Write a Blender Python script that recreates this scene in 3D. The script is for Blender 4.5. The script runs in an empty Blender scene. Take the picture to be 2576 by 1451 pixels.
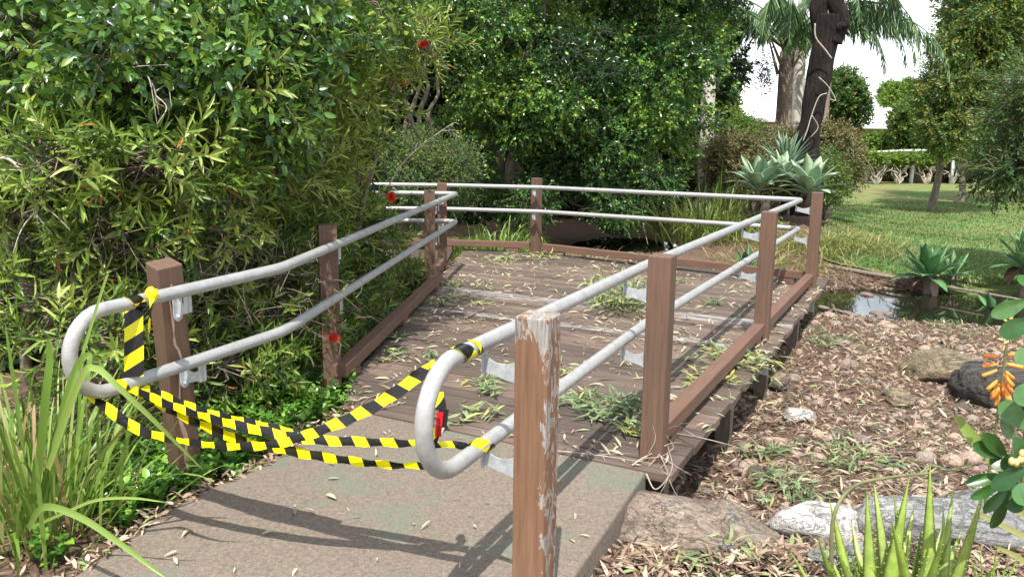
import bpy, math, random
import numpy as np
from mathutils import Vector, Matrix, Quaternion
random.seed(7)
rng = np.random.default_rng(11)
S = bpy.context.scene
COL = S.collection

# ------------------------------------------------------------ camera, sky, sun, exposure
F, PITCH, ROLL, CH = 2001.1, .1878, .01125, 1.6067
cp, sp, cr_, sr_ = math.cos(PITCH), math.sin(PITCH), math.cos(ROLL), math.sin(ROLL)
cam = bpy.data.cameras.new('camera'); camo = bpy.data.objects.new('camera', cam); COL.objects.link(camo)
cam.sensor_width = 36; cam.lens = 36*F/2576; cam.clip_start = .05; cam.clip_end = 1500
fw = Vector((0, cp, -sp)); up0 = Vector((0, sp, cp)); rt0 = Vector((1, 0, 0))
rt = rt0*cr_+up0*sr_; up = up0*cr_-rt0*sr_
camo.matrix_world = Matrix.Translation((0, 0, CH)) @ Matrix((rt, up, -fw)).transposed().to_4x4()
S.camera = camo
def ray(px, py):                       # direction seen at a point of the photograph (2576 px wide)
    dx, dy = px-1288, py-725.5
    u = cr_*dx+sr_*dy; v = -sr_*dx+cr_*dy
    return Vector((u/F, cp-v/F*sp, -sp-v/F*cp))
def G(px, py, z=0.0):                  # point on the level z
    r = ray(px, py); return Vector((0, 0, CH))+r*((z-CH)/r.z)
def at(px, py, Y):                     # point at the distance Y
    r = ray(px, py); return Vector((0, 0, CH))+r*(Y/r.y)

SUN = Vector((-.06, -.56, 1)).normalized()
sl = bpy.data.lights.new('sun', 'SUN'); sl.energy = 5.0; sl.angle = math.radians(.55); sl.color = (1, .95, .87)
slo = bpy.data.objects.new('sun', sl); COL.objects.link(slo)
slo.rotation_euler = (-SUN).to_track_quat('-Z', 'Y').to_euler(); slo.location = (0, -10, 20)
W = bpy.data.worlds.new('World'); S.world = W; W.use_nodes = True
nt = W.node_tree; nt.nodes.clear()
def N(nt, t, **k):
    n = nt.nodes.new(t)
    for a, b in k.items():
        if a in n.inputs: n.inputs[a].default_value = b
        else: setattr(n, a, b)
    return n
sky = N(nt, 'ShaderNodeTexSky', sky_type='NISHITA', sun_disc=False, sun_elevation=math.asin(SUN.z),
        sun_rotation=math.atan2(SUN.x, SUN.y), air_density=1.0, dust_density=.6, ozone_density=1.0)
tc = N(nt, 'ShaderNodeTexCoord'); mp = N(nt, 'ShaderNodeMapping'); mp.inputs['Scale'].default_value = (1, 1, 2.2)
cn = N(nt, 'ShaderNodeTexNoise', Scale=2.3, Detail=7.0, Roughness=.55)
crp = N(nt, 'ShaderNodeValToRGB'); crp.color_ramp.elements[0].position = .40; crp.color_ramp.elements[1].position = .54
mx = N(nt, 'ShaderNodeMix', data_type='RGBA'); bg = N(nt, 'ShaderNodeBackground', Strength=.115)
L = nt.links.new
L(tc.outputs['Generated'], mp.inputs[0]); L(mp.outputs[0], cn.inputs['Vector']); L(cn.outputs['Fac'], crp.inputs[0])
L(crp.outputs[0], mx.inputs[0]); L(sky.outputs[0], mx.inputs[6]); mx.inputs[7].default_value = (11, 11.4, 12, 1)
L(mx.outputs[2], bg.inputs[0]); L(bg.outputs[0], N(nt, 'ShaderNodeOutputWorld').inputs[0])
S.view_settings.view_transform = 'Standard'; S.view_settings.look = 'None'; S.view_settings.exposure = .52
S.view_settings.gamma = 1
S.cycles.max_bounces = 6; S.cycles.transparent_max_bounces = 4
S.cycles.diffuse_bounces = 3; S.cycles.glossy_bounces = 3; S.cycles.transmission_bounces = 3

# ------------------------------------------------------------ materials
def new_mat(name):
    m = bpy.data.materials.new(name); m.use_nodes = True; t = m.node_tree
    return m, t, t.nodes['Principled BSDF'], t.nodes['Material Output']
def ramp(t, stops, fac=None):
    r = N(t, 'ShaderNodeValToRGB'); e = r.color_ramp.elements
    while len(e) < len(stops): e.new(.5)
    for i, (p, c) in enumerate(stops): e[i].position = p; e[i].color = (*c, 1)
    if fac is not None: t.links.new(fac, r.inputs[0])
    return r
def noise(t, scale, detail=4, rough=.55, vec=None, dist=0.0):
    n = N(t, 'ShaderNodeTexNoise', Scale=scale, Detail=float(detail), Roughness=rough, Distortion=dist)
    if vec is not None: t.links.new(vec, n.inputs['Vector'])
    return n
def ocoord(t, scale=(1, 1, 1), which='Object'):
    c = N(t, 'ShaderNodeTexCoord'); m = N(t, 'ShaderNodeMapping'); m.inputs['Scale'].default_value = scale
    t.links.new(c.outputs[which], m.inputs[0]); return m.outputs[0]
def bump(t, b, h, s=.3, d=.01):
    n = N(t, 'ShaderNodeBump', Strength=s, Distance=d); t.links.new(h, n.inputs['Height']); t.links.new(n.outputs[0], b.inputs['Normal'])
def mixc(t, f, a, b, mode='MIX'):
    m = N(t, 'ShaderNodeMix', data_type='RGBA', blend_type=mode)
    if isinstance(f, (int, float)): m.inputs[0].default_value = f
    else: t.links.new(f, m.inputs[0])
    for i, c in ((6, a), (7, b)):
        if isinstance(c, tuple): m.inputs[i].default_value = (*c, 1)
        else: t.links.new(c, m.inputs[i])
    return m.outputs[2]
def math_(t, op, a, b=0.0, clamp=False):
    m = N(t, 'ShaderNodeMath', operation=op); m.use_clamp = clamp
    for i, c in ((0, a), (1, b)):
        if isinstance(c, (int, float)): m.inputs[i].default_value = c
        else: t.links.new(c, m.inputs[i])
    return m.outputs[0]
def leaf_mat(name, stops, rough=.42, trans=.28, spec=.5):
    m, t, b, o = new_mat(name)
    a = N(t, 'ShaderNodeAttribute', attribute_name='tint')
    r = ramp(t, stops, a.outputs['Fac'])
    if name in ('aloe_leaf', 'broad_leaf', 'agave_leaf', 'agave_leaf_green'):
        mn = noise(t, 22, 6, .7, ocoord(t)); mr = ramp(t, [(.3, (.62, .66, .60)), (.55, (1, 1, 1)), (.75, (1.25, 1.2, 1.15))], mn.outputs['Fac']); r = type('o', (), {'outputs': [mixc(t, 1.0, r.outputs[0], mr.outputs[0], 'MULTIPLY')]})(); bump(t, b, mn.outputs['Fac'], .25, .004)
    t.links.new(r.outputs[0], b.inputs['Base Color']); b.inputs['Roughness'].default_value = rough
    b.inputs['Specular IOR Level'].default_value = spec
    tr = N(t, 'ShaderNodeBsdfTranslucent'); t.links.new(mixc(t, .5, r.outputs[0], (.22, .34, .03), 'MIX'), tr.inputs[0])
    mxs = N(t, 'ShaderNodeMixShader'); mxs.inputs[0].default_value = trans
    t.links.new(b.outputs[0], mxs.inputs[1]); t.links.new(tr.outputs[0], mxs.inputs[2]); t.links.new(mxs.outputs[0], o.inputs[0])
    return m
def simple(name, c1, c2, scale=8, rough=.8, bmp=.3, bd=.01, stretch=(1, 1, 1), spec=.3, detail=6):
    m, t, b, o = new_mat(name)
    v = ocoord(t, stretch); n = noise(t, scale, detail, .6, v)
    r = ramp(t, [(.3, c1), (.7, c2)], n.outputs['Fac']); t.links.new(r.outputs[0], b.inputs['Base Color'])
    b.inputs['Roughness'].default_value = rough; b.inputs['Specular IOR Level'].default_value = spec
    if bmp: bump(t, b, n.outputs['Fac'], bmp, bd)
    return m
M = {}
M['bottle'] = leaf_mat('bottlebrush_leaf', [(0, (.025, .050, .012)), (.35, (.085, .17, .025)), (.68, (.26, .37, .055)), (.95, (.46, .52, .15)), (1, (.48, .20, .07))], .36, .28)
M['glossy'] = leaf_mat('glossy_leaf', [(0, (.018, .05, .018)), (.5, (.055, .15, .035)), (.85, (.15, .30, .045)), (1, (.34, .44, .07))], .27, .26, .6)
M['fig'] = leaf_mat('fig_leaf', [(0, (.012, .045, .018)), (.5, (.045, .14, .034)), (.8, (.12, .28, .045)), (1, (.30, .44, .06))], .30, .28, .6)
M['dark'] = leaf_mat('dark_leaf', [(0, (.008, .020, .008)), (.6, (.018, .045, .014)), (1, (.05, .09, .02))], .45, .2)  # near-black greens: shade of the deep foliage backdrop put into the leaf colour
M['park'] = leaf_mat('park_leaf', [(0, (.022, .060, .016)), (.5, (.065, .150, .028)), (.85, (.18, .26, .04)), (1, (.36, .26, .06))], .45, .28)
M['lime'] = leaf_mat('lime_leaf', [(0, (.05, .11, .015)), (.5, (.13, .24, .03)), (1, (.28, .36, .05))], .45, .35)
M['dry'] = leaf_mat('dry_scrub', [(0, (.05, .055, .02)), (.5, (.16, .16, .05)), (1, (.32, .25, .12))], .6, .15)
M['palm'] = leaf_mat('palm_leaf', [(0, (.05, .11, .05)), (.5, (.13, .25, .11)), (.9, (.24, .38, .16)), (1, (.40, .34, .08))], .35, .3)
M['grass'] = leaf_mat('strap_grass', [(0, (.045, .10, .018)), (.45, (.14, .25, .035)), (.8, (.30, .42, .10)), (.93, (.45, .46, .20)), (1, (.36, .24, .13))], .4, .3)
M['tuss'] = leaf_mat('tussock_grass', [(0, (.035, .055, .015)), (.4, (.12, .17, .035)), (.75, (.28, .29, .09)), (1, (.42, .33, .16))], .5, .3)
M['agave'] = leaf_mat('agave_leaf', [(0, (.13, .22, .14)), (.5, (.27, .42, .27)), (1, (.46, .58, .38))], .5, .1)
M['agaved'] = leaf_mat('agave_leaf_green', [(0, (.05, .13, .05)), (.5, (.12, .27, .10)), (1, (.24, .40, .17))], .45, .12)
M['aloe'] = leaf_mat('aloe_leaf', [(0, (.13, .24, .04)), (.5, (.33, .47, .08)), (1, (.52, .60, .22))], .35, .2)
M['cover'] = leaf_mat('ground_cover', [(0, (.015, .06, .016)), (.5, (.07, .20, .03)), (1, (.22, .42, .05))], .27, .22, .6)
M['jade'] = leaf_mat('broad_leaf', [(0, (.014, .06, .014)), (.5, (.04, .14, .025)), (1, (.17, .30, .12))], .3, .2, .5)
M['litter'] = leaf_mat('litter', [(0, (.045, .024, .016)), (.3, (.125, .070, .047)), (.6, (.30, .205, .145)), (.85, (.52, .42, .31)), (1, (.22, .28, .10))], .65, .05)
M['litterdeck'] = leaf_mat('litter_deck', [(0, (.16, .10, .06)), (.4, (.42, .34, .24)), (.7, (.48, .45, .30)), (1, (.20, .30, .13))], .6, .1)
M['sprig'] = leaf_mat('sprig_leaf', [(0, (.06, .11, .05)), (.5, (.17, .25, .11)), (.85, (.32, .38, .18)), (1, (.40, .38, .10))], .5, .2)
M['lawnblade'] = leaf_mat('lawn_blade', [(0, (.06, .12, .03)), (.5, (.12, .24, .06)), (.8, (.26, .36, .12)), (1, (.50, .47, .26))], .55, .3)
M['twig'] = simple('twig_bark', (.10, .075, .055), (.30, .25, .20), 30, .8)
M['twigpale'] = simple('pale_twig', (.28, .24, .20), (.50, .45, .38), 30, .8)
M['bark'] = simple('grey_bark', (.10, .08, .065), (.26, .22, .18), 9, .9, .6, .03, (3, 3, .6))
M['barkdark'] = simple('dark_fissured_bark', (.006, .005, .005), (.04, .028, .024), 9, .95, 1.0, .08, (3, 3, .35))
M['barkpale'] = simple('pale_bark', (.42, .36, .30), (.70, .66, .60), 4, .8, .3, .02, (2, 2, .5))
M['barkpalm'] = simple('palm_bark', (.16, .11, .08), (.36, .29, .23), 10, .85, .5, .02, (1, 1, 4))
M['dirt'] = simple('soil', (.05, .03, .02), (.13, .085, .055), 14, .95)
M['stem_red'] = simple('red_stem', (.25, .05, .03), (.38, .13, .06), 20, .5)
M['stem_green'] = simple('flower_stem', (.10, .11, .05), (.22, .22, .10), 12, .5)
M['red'] = simple('red_flower', (.65, .02, .012), (.85, .08, .03), 30, .6, 0)
M['orange'] = simple('orange_petal', (.75, .17, .05), (.85, .42, .07), 12, .5, 0)
M['yellowbud'] = simple('cream_bud', (.70, .36, .10), (.85, .70, .30), 20, .5, 0)
M['stone1'] = simple('river_stone_tan', (.18, .125, .09), (.46, .36, .28), 5, .8, .3)
M['stone2'] = simple('river_stone_grey', (.13, .105, .085), (.33, .28, .23), 7, .8, .3)
M['stone3'] = simple('river_stone_dark', (.09, .07, .065), (.24, .18, .16), 7, .8, .3)
M['pipeclay'] = simple('pink_pvc', (.36, .18, .13), (.50, .30, .23), 10, .6, .1)
M['roofw'] = simple('white_metal_roof', (.86, .87, .89), (.93, .93, .95), 2, .35, 0)
M['wally'] = simple('cream_wall', (.45, .32, .16), (.55, .41, .22), 3, .8, 0)
M['fascia'] = simple('pale_fascia', (.55, .58, .62), (.65, .68, .70), 3, .6, 0)
M['glass'] = simple('window_dark', (.02, .03, .04), (.05, .06, .07), 2, .1, 0)

def rock_mat(name, a, b_, c, lichen):
    m, t, b, o = new_mat(name)
    v = ocoord(t, (1, 1, 2.5)); n = noise(t, 5, 9, .68, v, .6); n2 = noise(t, 2.2, 3, .5, v); n3 = noise(t, 60, 4, .7, v)
    r = ramp(t, [(.3, a), (.52, b_), (.72, c)], n.outputs['Fac'])
    f = ramp(t, [(.52, (0, 0, 0)), (.62, (1, 1, 1))], n2.outputs['Fac'])
    col = mixc(t, f.outputs[0], r.outputs[0], lichen)
    f3 = ramp(t, [(.4, (.65, .65, .65)), (.6, (1.15, 1.15, 1.15))], n3.outputs['Fac'])
    t.links.new(mixc(t, 1.0, col, f3.outputs[0], 'MULTIPLY'), b.inputs['Base Color'])
    b.inputs['Roughness'].default_value = .85
    cv = ocoord(t, (2.2, 2.2, 9)); cn_ = noise(t, 2.2, 6, .6, cv, 1.6); ck = ramp(t, [(.47, (1, 1, 1)), (.495, (.25, .25, .25)), (.52, (1, 1, 1))], cn_.outputs['Fac'])
    hh = math_(t, 'ADD', n.outputs['Fac'], math_(t, 'MULTIPLY', ck.outputs[0], .22)); bump(t, b, hh, 1.0, .08); return m
M['rock'] = rock_mat('brown_rock', (.16, .12, .09), (.34, .26, .20), (.48, .41, .34), (.30, .31, .27))
M['rockw'] = rock_mat('pale_rock', (.45, .43, .41), (.66, .63, .60), (.78, .77, .75), (.60, .58, .55))
M['rockg'] = rock_mat('grey_rock', (.17, .17, .17), (.33, .33, .32), (.52, .52, .50), (.26, .26, .25))
M['rockm'] = rock_mat('mossy_rock', (.10, .09, .05), (.28, .22, .14), (.40, .33, .22), (.09, .12, .07))
M['log'] = simple('charred_log', (.012, .011, .010), (.13, .12, .11), 7, .9, 1.0, .06, (.5, 4, 4))

def wood(name, c1, c2, axis, red=0, peel=0, gs=1.0, boards=0, patchy=None):
    m, t, b, o = new_mat(name)
    st = [22, 22, 22]; st[axis] = 1.2
    v = ocoord(t, tuple(st)); n = noise(t, 2.2*gs, 6, .6, v, .3)
    big = noise(t, 2.5, 3, .5, ocoord(t))
    r = ramp(t, [(.25, c1), (.75, c2)], n.outputs['Fac'])
    f = math_(t, 'MULTIPLY', math_(t, 'SUBTRACT', big.outputs['Fac'], .42, True), 3.0, True)
    col = mixc(t, f, r.outputs[0], (.165, .090, .062)) if red else r.outputs[0]
    b.inputs['Roughness'].default_value = .62; b.inputs['Specular IOR Level'].default_value = .3
    h = n.outputs['Fac']
    if peel:
        c = N(t, 'ShaderNodeTexCoord'); s = N(t, 'ShaderNodeSeparateXYZ'); t.links.new(c.outputs['Object'], s.inputs[0])
        pv = ocoord(t, (11, 11, 5)); pn = noise(t, 1.6, 9, .70, pv, .9)
        top = math_(t, 'MULTIPLY', math_(t, 'SUBTRACT', s.outputs['Z'], .985), 2.6)      # flaked at the head of the post
        topb = math_(t, 'MINIMUM', math_(t, 'MAXIMUM', top, -.9), .03)
        side = math_(t, 'MULTIPLY', math_(t, 'SUBTRACT', s.outputs['X'], .052), 6.0)    # and down one arris
        sideb = math_(t, 'MINIMUM', math_(t, 'MAXIMUM', side, -.9), -.012)
        tt = math_(t, 'ADD', pn.outputs['Fac'], math_(t, 'MAXIMUM', topb, sideb))
        mask = ramp(t, [(.497, (0, 0, 0)), (.505, (1, 1, 1))], tt)
        edge = ramp(t, [(.49, (0, 0, 0)), (.505, (1, 1, 1)), (.53, (0, 0, 0))], tt)
        gv = noise(t, 3, 7, .7, ocoord(t, (30, 30, 2.2)))
        grey = ramp(t, [(.35, (.10, .085, .075)), (.5, (.27, .255, .24)), (.7, (.42, .40, .385))], gv.outputs['Fac'])
        col = mixc(t, mask.outputs[0], col, grey.outputs[0]); col = mixc(t, math_(t, 'MULTIPLY', edge.outputs[0], .7), col, (.50, .40, .32))
        h = math_(t, 'ADD', math_(t, 'MULTIPLY', n.outputs['Fac'], .25), math_(t, 'MULTIPLY', math_(t, 'SUBTRACT', math_(t, 'MULTIPLY', gv.outputs['Fac'], .5), mask.outputs[0]), 1.0))
    if boards:
        at_ = N(t, 'ShaderNodeAttribute', attribute_name='tint'); rr = ramp(t, [(0, (.68, .68, .70)), (.5, (.95, .95, .95)), (1, (1.28, 1.25, 1.22))], at_.outputs['Fac'])
        col = mixc(t, 1.0, col, rr.outputs[0], 'MULTIPLY'); bn = noise(t, 1.3, 4, .6, ocoord(t)); rb = ramp(t, [(.35, (.78, .78, .8)), (.65, (1.15, 1.13, 1.1))], bn.outputs['Fac']); col = mixc(t, 1.0, col, rb.outputs[0], 'MULTIPLY')
    if patchy:
        pn = noise(t, 2.0, 7, .7, ocoord(t, (1.2, 9, 9)), .5); pm = ramp(t, [(.46, (0, 0, 0)), (.53, (1, 1, 1))], pn.outputs['Fac']); col = mixc(t, pm.outputs[0], col, patchy)
    fine = noise(t, 8, 4, .6, v)
    t.links.new(mixc(t, .22, col, fine.outputs['Fac'], 'OVERLAY'), b.inputs['Base Color'])
    bump(t, b, h, .5, .004); return m
M['post'] = wood('brown_post_paint', (.092, .056, .040), (.168, .105, .072), 2, 1)
M['postpeel'] = wood('peeling_post_paint', (.135, .072, .042), (.245, .138, .082), 2, 0, 1)
M['beam'] = wood('brown_beam_paint', (.11, .062, .045), (.19, .112, .082), 0, 1)
M['deck'] = wood('brown_deck_stain', (.085, .062, .050), (.18, .138, .112), 0, 0, boards=1)
M['deckgrey'] = wood('bare_grey_board', (.12, .10, .09), (.44, .43, .43), 0, 0, gs=1.3, patchy=(.13, .10, .082))
M['stump'] = wood('weathered_stump', (.10, .075, .055), (.24, .19, .15), 2, 0)

def galv():
    m, t, b, o = new_mat('galvanised_steel')
    v = ocoord(t); n = noise(t, 14, 5, .65, v, .8); n2 = noise(t, 3, 3, .6, v); n3 = noise(t, 60, 3, .7, v)
    r = ramp(t, [(.25, (.31, .31, .305)), (.5, (.385, .385, .375)), (.75, (.45, .45, .44))], n.outputs['Fac'])
    f = math_(t, 'MULTIPLY', math_(t, 'SUBTRACT', n2.outputs['Fac'], .5, True), 2.2, True)
    col = mixc(t, f, r.outputs[0], (.30, .36, .34))
    f3 = ramp(t, [(.34, (.84, .84, .84)), (.46, (1, 1, 1))], n3.outputs['Fac'])
    t.links.new(mixc(t, 1.0, col, f3.outputs[0], 'MULTIPLY'), b.inputs['Base Color'])
    b.inputs['Metallic'].default_value = .25; b.inputs['Roughness'].default_value = .48
    bump(t, b, n.outputs['Fac'], .2, .003); return m
M['galv'] = galv()
def zinc():
    m, t, b, o = new_mat('zinc_plate'); n = noise(t, 40, 4, .6, ocoord(t))
    r = ramp(t, [(.3, (.38, .41, .44)), (.7, (.62, .66, .69))], n.outputs['Fac']); t.links.new(r.outputs[0], b.inputs['Base Color'])
    b.inputs['Metallic'].default_value = .35; b.inputs['Roughness'].default_value = .4; return m
M['zinc'] = zinc()
def concrete():
    m, t, b, o = new_mat('broomed_concrete'); v = ocoord(t)
    n = noise(t, 1.6, 8, .7, v, .4); sp_ = noise(t, 190, 3, .8, v); mid = noise(t, 55, 5, .7, v)
    r = ramp(t, [(.3, (.105, .084, .066)), (.5, (.170, .136, .108)), (.7, (.235, .19, .152))], mid.outputs['Fac'])
    alg = ramp(t, [(.51, (0, 0, 0)), (.58, (.7, .7, .7))], n.outputs['Fac'])
    col = mixc(t, alg.outputs[0], r.outputs[0], (.135, .155, .115))
    s2 = ramp(t, [(.3, (.5, .5, .5)), (.5, (1, 1, 1)), (.7, (1.45, 1.42, 1.38))], sp_.outputs['Fac'])
    st = noise(t, 4, 6, .7, v); s3 = ramp(t, [(.62, (1, 1, 1)), (.72, (.6, .62, .66))], st.outputs['Fac'])
    col = mixc(t, 1.0, mixc(t, 1.0, col, s2.outputs[0], 'MULTIPLY'), s3.outputs[0], 'MULTIPLY')
    t.links.new(col, b.inputs['Base Color']); b.inputs['Roughness'].default_value = .9
    bump(t, b, sp_.outputs['Fac'], .5, .004); return m
M['concrete'] = concrete()
def ground_mat():
    m, t, b, o = new_mat('leafy_soil'); v = ocoord(t)
    n = noise(t, 34, 8, .75, v, 1.0); n2 = noise(t, 2.2, 4, .6, v)
    vo = N(t, 'ShaderNodeTexVoronoi', Scale=26.0); t.links.new(v, vo.inputs['Vector'])
    r = ramp(t, [(.32, (.045, .026, .017)), (.5, (.14, .085, .055)), (.62, (.26, .17, .11)), (.75, (.40, .30, .21))], n.outputs['Fac'])
    col = mixc(t, math_(t, 'MULTIPLY', n2.outputs['Fac'], .55), r.outputs[0], ramp(t, [(0, (.30, .21, .14)), (.35, (.14, .08, .05)), (.7, (.04, .025, .018))], vo.outputs['Distance']).outputs[0])
    t.links.new(col, b.inputs['Base Color']); b.inputs['Roughness'].default_value = .95
    bump(t, b, n.outputs['Fac'], .8, .03); return m
M['ground'] = ground_mat()
def lawn_mat():
    m, t, b, o = new_mat('lawn_turf'); v = ocoord(t)
    n = noise(t, 60, 6, .8, v); n2 = noise(t, .55, 5, .65, v, .4); n3 = noise(t, 3.5, 5, .7, v)
    g = ramp(t, [(.3, (.05, .10, .03)), (.5, (.11, .215, .06)), (.7, (.21, .33, .10))], n.outputs['Fac'])
    d = ramp(t, [(.3, (.12, .085, .04)), (.6, (.30, .26, .12)), (.75, (.45, .40, .22))], n.outputs['Fac'])
    f = math_(t, 'ADD', math_(t, 'MULTIPLY', n2.outputs['Fac'], .75), math_(t, 'MULTIPLY', n3.outputs['Fac'], .3))
    fm = ramp(t, [(.44, (0, 0, 0)), (.58, (.85, .85, .85))], f)
    t.links.new(mixc(t, fm.outputs[0], g.outputs[0], d.outputs[0]), b.inputs['Base Color'])
    b.inputs['Roughness'].default_value = .9; b.inputs['Specular IOR Level'].default_value = .1
    bump(t, b, n.outputs['Fac'], .8, .04); return m
M['lawn'] = lawn_mat()
def water():
    m, t, b, o = new_mat('still_water')
    b.inputs['Base Color'].default_value = (.012, .012, .008, 1); b.inputs['Roughness'].default_value = .02
    b.inputs['IOR'].default_value = 1.6; b.inputs['Specular IOR Level'].default_value = 1.0
    n = noise(t, 5, 3, .5, ocoord(t)); bump(t, b, n.outputs['Fac'], .05, .01); return m
M['water'] = water()
def tape_mat():
    m, t, b, o = new_mat('hazard_tape')
    c = N(t, 'ShaderNodeUVMap'); s = N(t, 'ShaderNodeSeparateXYZ'); t.links.new(c.outputs[0], s.inputs[0])
    w = math_(t, 'ADD', s.outputs['X'], math_(t, 'MULTIPLY', s.outputs['Y'], .62))
    fr = math_(t, 'FRACT', math_(t, 'MULTIPLY', w, 1/.118))
    st = math_(t, 'GREATER_THAN', fr, .5)
    t.links.new(mixc(t, st, (.90, .80, .005), (.012, .011, .012)), b.inputs['Base Color'])
    b.inputs['Roughness'].default_value = .28; b.inputs['Specular IOR Level'].default_value = .5
    n = noise(t, 60, 3, .6, ocoord(t)); bump(t, b, n.outputs['Fac'], .35, .004)
    tr = N(t, 'ShaderNodeBsdfTranslucent'); t.links.new(mixc(t, st, (.8, .7, .01), (0., 0., 0.)), tr.inputs[0])
    ms = N(t, 'ShaderNodeMixShader'); ms.inputs[0].default_value = .22
    t.links.new(b.outputs[0], ms.inputs[1]); t.links.new(tr.outputs[0], ms.inputs[2]); t.links.new(ms.outputs[0], o.inputs[0])
    return m
M['tape'] = tape_mat()
def flat(name, c, rough=.5):
    m, t, b, o = new_mat(name); b.inputs['Base Color'].default_value = (*c, 1); b.inputs['Roughness'].default_value = rough; return m
M['tapered'] = flat('red_print', (.55, .01, .02), .3); M['tapeyellow'] = flat('yellow_tape', (.88, .76, .01), .3)
M['tapeblack'] = flat('black_print', (.015, .012, .014), .3)
M['crack'] = simple('pale_filler', (.30, .17, .12), (.50, .36, .30), 20, .8, .3)

# ------------------------------------------------------------ object helpers
def mesh(name, V, Fs, mat=None, tint=None, uv=None, smooth=True):
    V = np.asarray(V, dtype=np.float32).reshape(-1, 3)
    me = bpy.data.meshes.new(name)
    Fs = [np.asarray(f, dtype=np.int32) for f in (Fs if isinstance(Fs, list) else [Fs]) if len(f)]
    if any(f.ndim != 2 for f in Fs): raise ValueError('faces')
    loops = np.concatenate([f.ravel() for f in Fs]); tot = np.concatenate([np.full(len(f), f.shape[1], np.int32) for f in Fs])
    me.vertices.add(len(V)); me.vertices.foreach_set('co', V.ravel())
    me.loops.add(len(loops)); me.loops.foreach_set('vertex_index', loops)
    me.polygons.add(len(tot)); st = np.zeros(len(tot), np.int32); st[1:] = np.cumsum(tot)[:-1]
    me.polygons.foreach_set('loop_start', st); me.polygons.foreach_set('loop_total', tot)
    me.update(calc_edges=True)
    me.polygons.foreach_set('use_smooth', np.full(len(tot), bool(smooth)))
    if tint is not None:
        a = me.attributes.new('tint', 'FLOAT', 'POINT'); a.data.foreach_set('value', np.asarray(tint, np.float32))
    if uv is not None:
        u = me.uv_layers.new(name='UVMap'); uv = np.asarray(uv, np.float32)[loops]; u.data.foreach_set('uv', uv.ravel())
    if mat: me.materials.append(M[mat] if isinstance(mat, str) else mat)
    return me
def obj(name, me, parent=None, loc=(0, 0, 0), rot=None, bevel=0):
    o = bpy.data.objects.new(name, me); COL.objects.link(o)
    if parent: o.parent = parent
    o.location = loc
    if rot is not None:
        if isinstance(rot, Quaternion): o.rotation_mode = 'QUATERNION'; o.rotation_quaternion = rot
        else: o.rotation_euler = rot
    if bevel:
        b = o.modifiers.new('bevel', 'BEVEL'); b.width = bevel; b.segments = 2; b.limit_method = 'ANGLE'
        for p in me.polygons: p.use_smooth = False
    return o
def tag(o, label=None, cat=None, group=None, kind=None):
    if label: o['label'] = label
    if cat: o['category'] = cat
    if group: o['group'] = group
    if kind: o['kind'] = kind
    return o
def thing(name, label, cat, loc, group=None):
    return tag(obj(name, None, loc=loc), label, cat, group)
BF = [(0, 3, 2, 1), (4, 5, 6, 7), (0, 1, 5, 4), (1, 2, 6, 5), (2, 3, 7, 6), (3, 0, 4, 7)]
def box(x0, x1, y0, y1, z0, z1):
    return np.array([(x0, y0, z0), (x1, y0, z0), (x1, y1, z0), (x0, y1, z0), (x0, y0, z1), (x1, y0, z1), (x1, y1, z1), (x0, y1, z1)], float), np.array(BF)
def join(parts):
    V = []; D = {}; n = 0
    for v, f in parts:
        v = np.asarray(v, float); V.append(v)
        for ff in (f if isinstance(f, list) else [f]):
            ff = np.asarray(ff)
            if len(ff): D.setdefault(ff.shape[1], []).append(ff+n)
        n += len(v)
    return np.concatenate(V), [np.concatenate(x) for x in D.values()]
def nrm(a): return a/np.maximum(np.linalg.norm(a, axis=-1, keepdims=True), 1e-9)
def smooth_path(pts, n=8):
    P = np.array([list(p) for p in pts], float); out = []
    Q = np.vstack([2*P[0]-P[1], P, 2*P[-1]-P[-2]])
    for i in range(1, len(Q)-2):
        for t in np.arange(n)/n:
            a, b, c, d = Q[i-1], Q[i], Q[i+1], Q[i+2]
            out.append(.5*((2*b)+(-a+c)*t+(2*a-5*b+4*c-d)*t*t+(-a+3*b-3*c+d)*t**3))
    out.append(Q[-2]); return np.array(out)
def sweep(P, R, sides=10, cap=True):
    P = np.asarray(P, float); n = len(P); R = np.broadcast_to(np.asarray(R, float), (n,))
    T = nrm(np.gradient(P, axis=0)); u = np.cross(T[0], [0, 0, 1.]);
    if np.linalg.norm(u) < .1: u = np.cross(T[0], [1., 0, 0])
    u = u/np.linalg.norm(u); V = []; a = np.arange(sides)/sides*2*np.pi
    for i in range(n):
        u = u-T[i]*np.dot(u, T[i]); u /= np.linalg.norm(u); w = np.cross(T[i], u)
        V.append(P[i]+R[i]*(np.cos(a)[:, None]*u+np.sin(a)[:, None]*w))
    V = np.concatenate(V); i = np.arange(n-1)[:, None]*sides; j = np.arange(sides)[None]; k = (j+1) % sides
    Fq = np.stack([i+j, i+k, i+sides+k, i+sides+j], -1).reshape(-1, 4); Fs = [Fq]
    if cap:
        V = np.vstack([V, P[0], P[-1]]); c = len(V)-2; jj = np.arange(sides); kk = (jj+1) % sides
        Fs.append(np.vstack([np.stack([kk, jj, np.full(sides, c)], 1), np.stack([jj+(n-1)*sides, kk+(n-1)*sides, np.full(sides, c+1)], 1)]))
    return V, Fs
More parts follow.
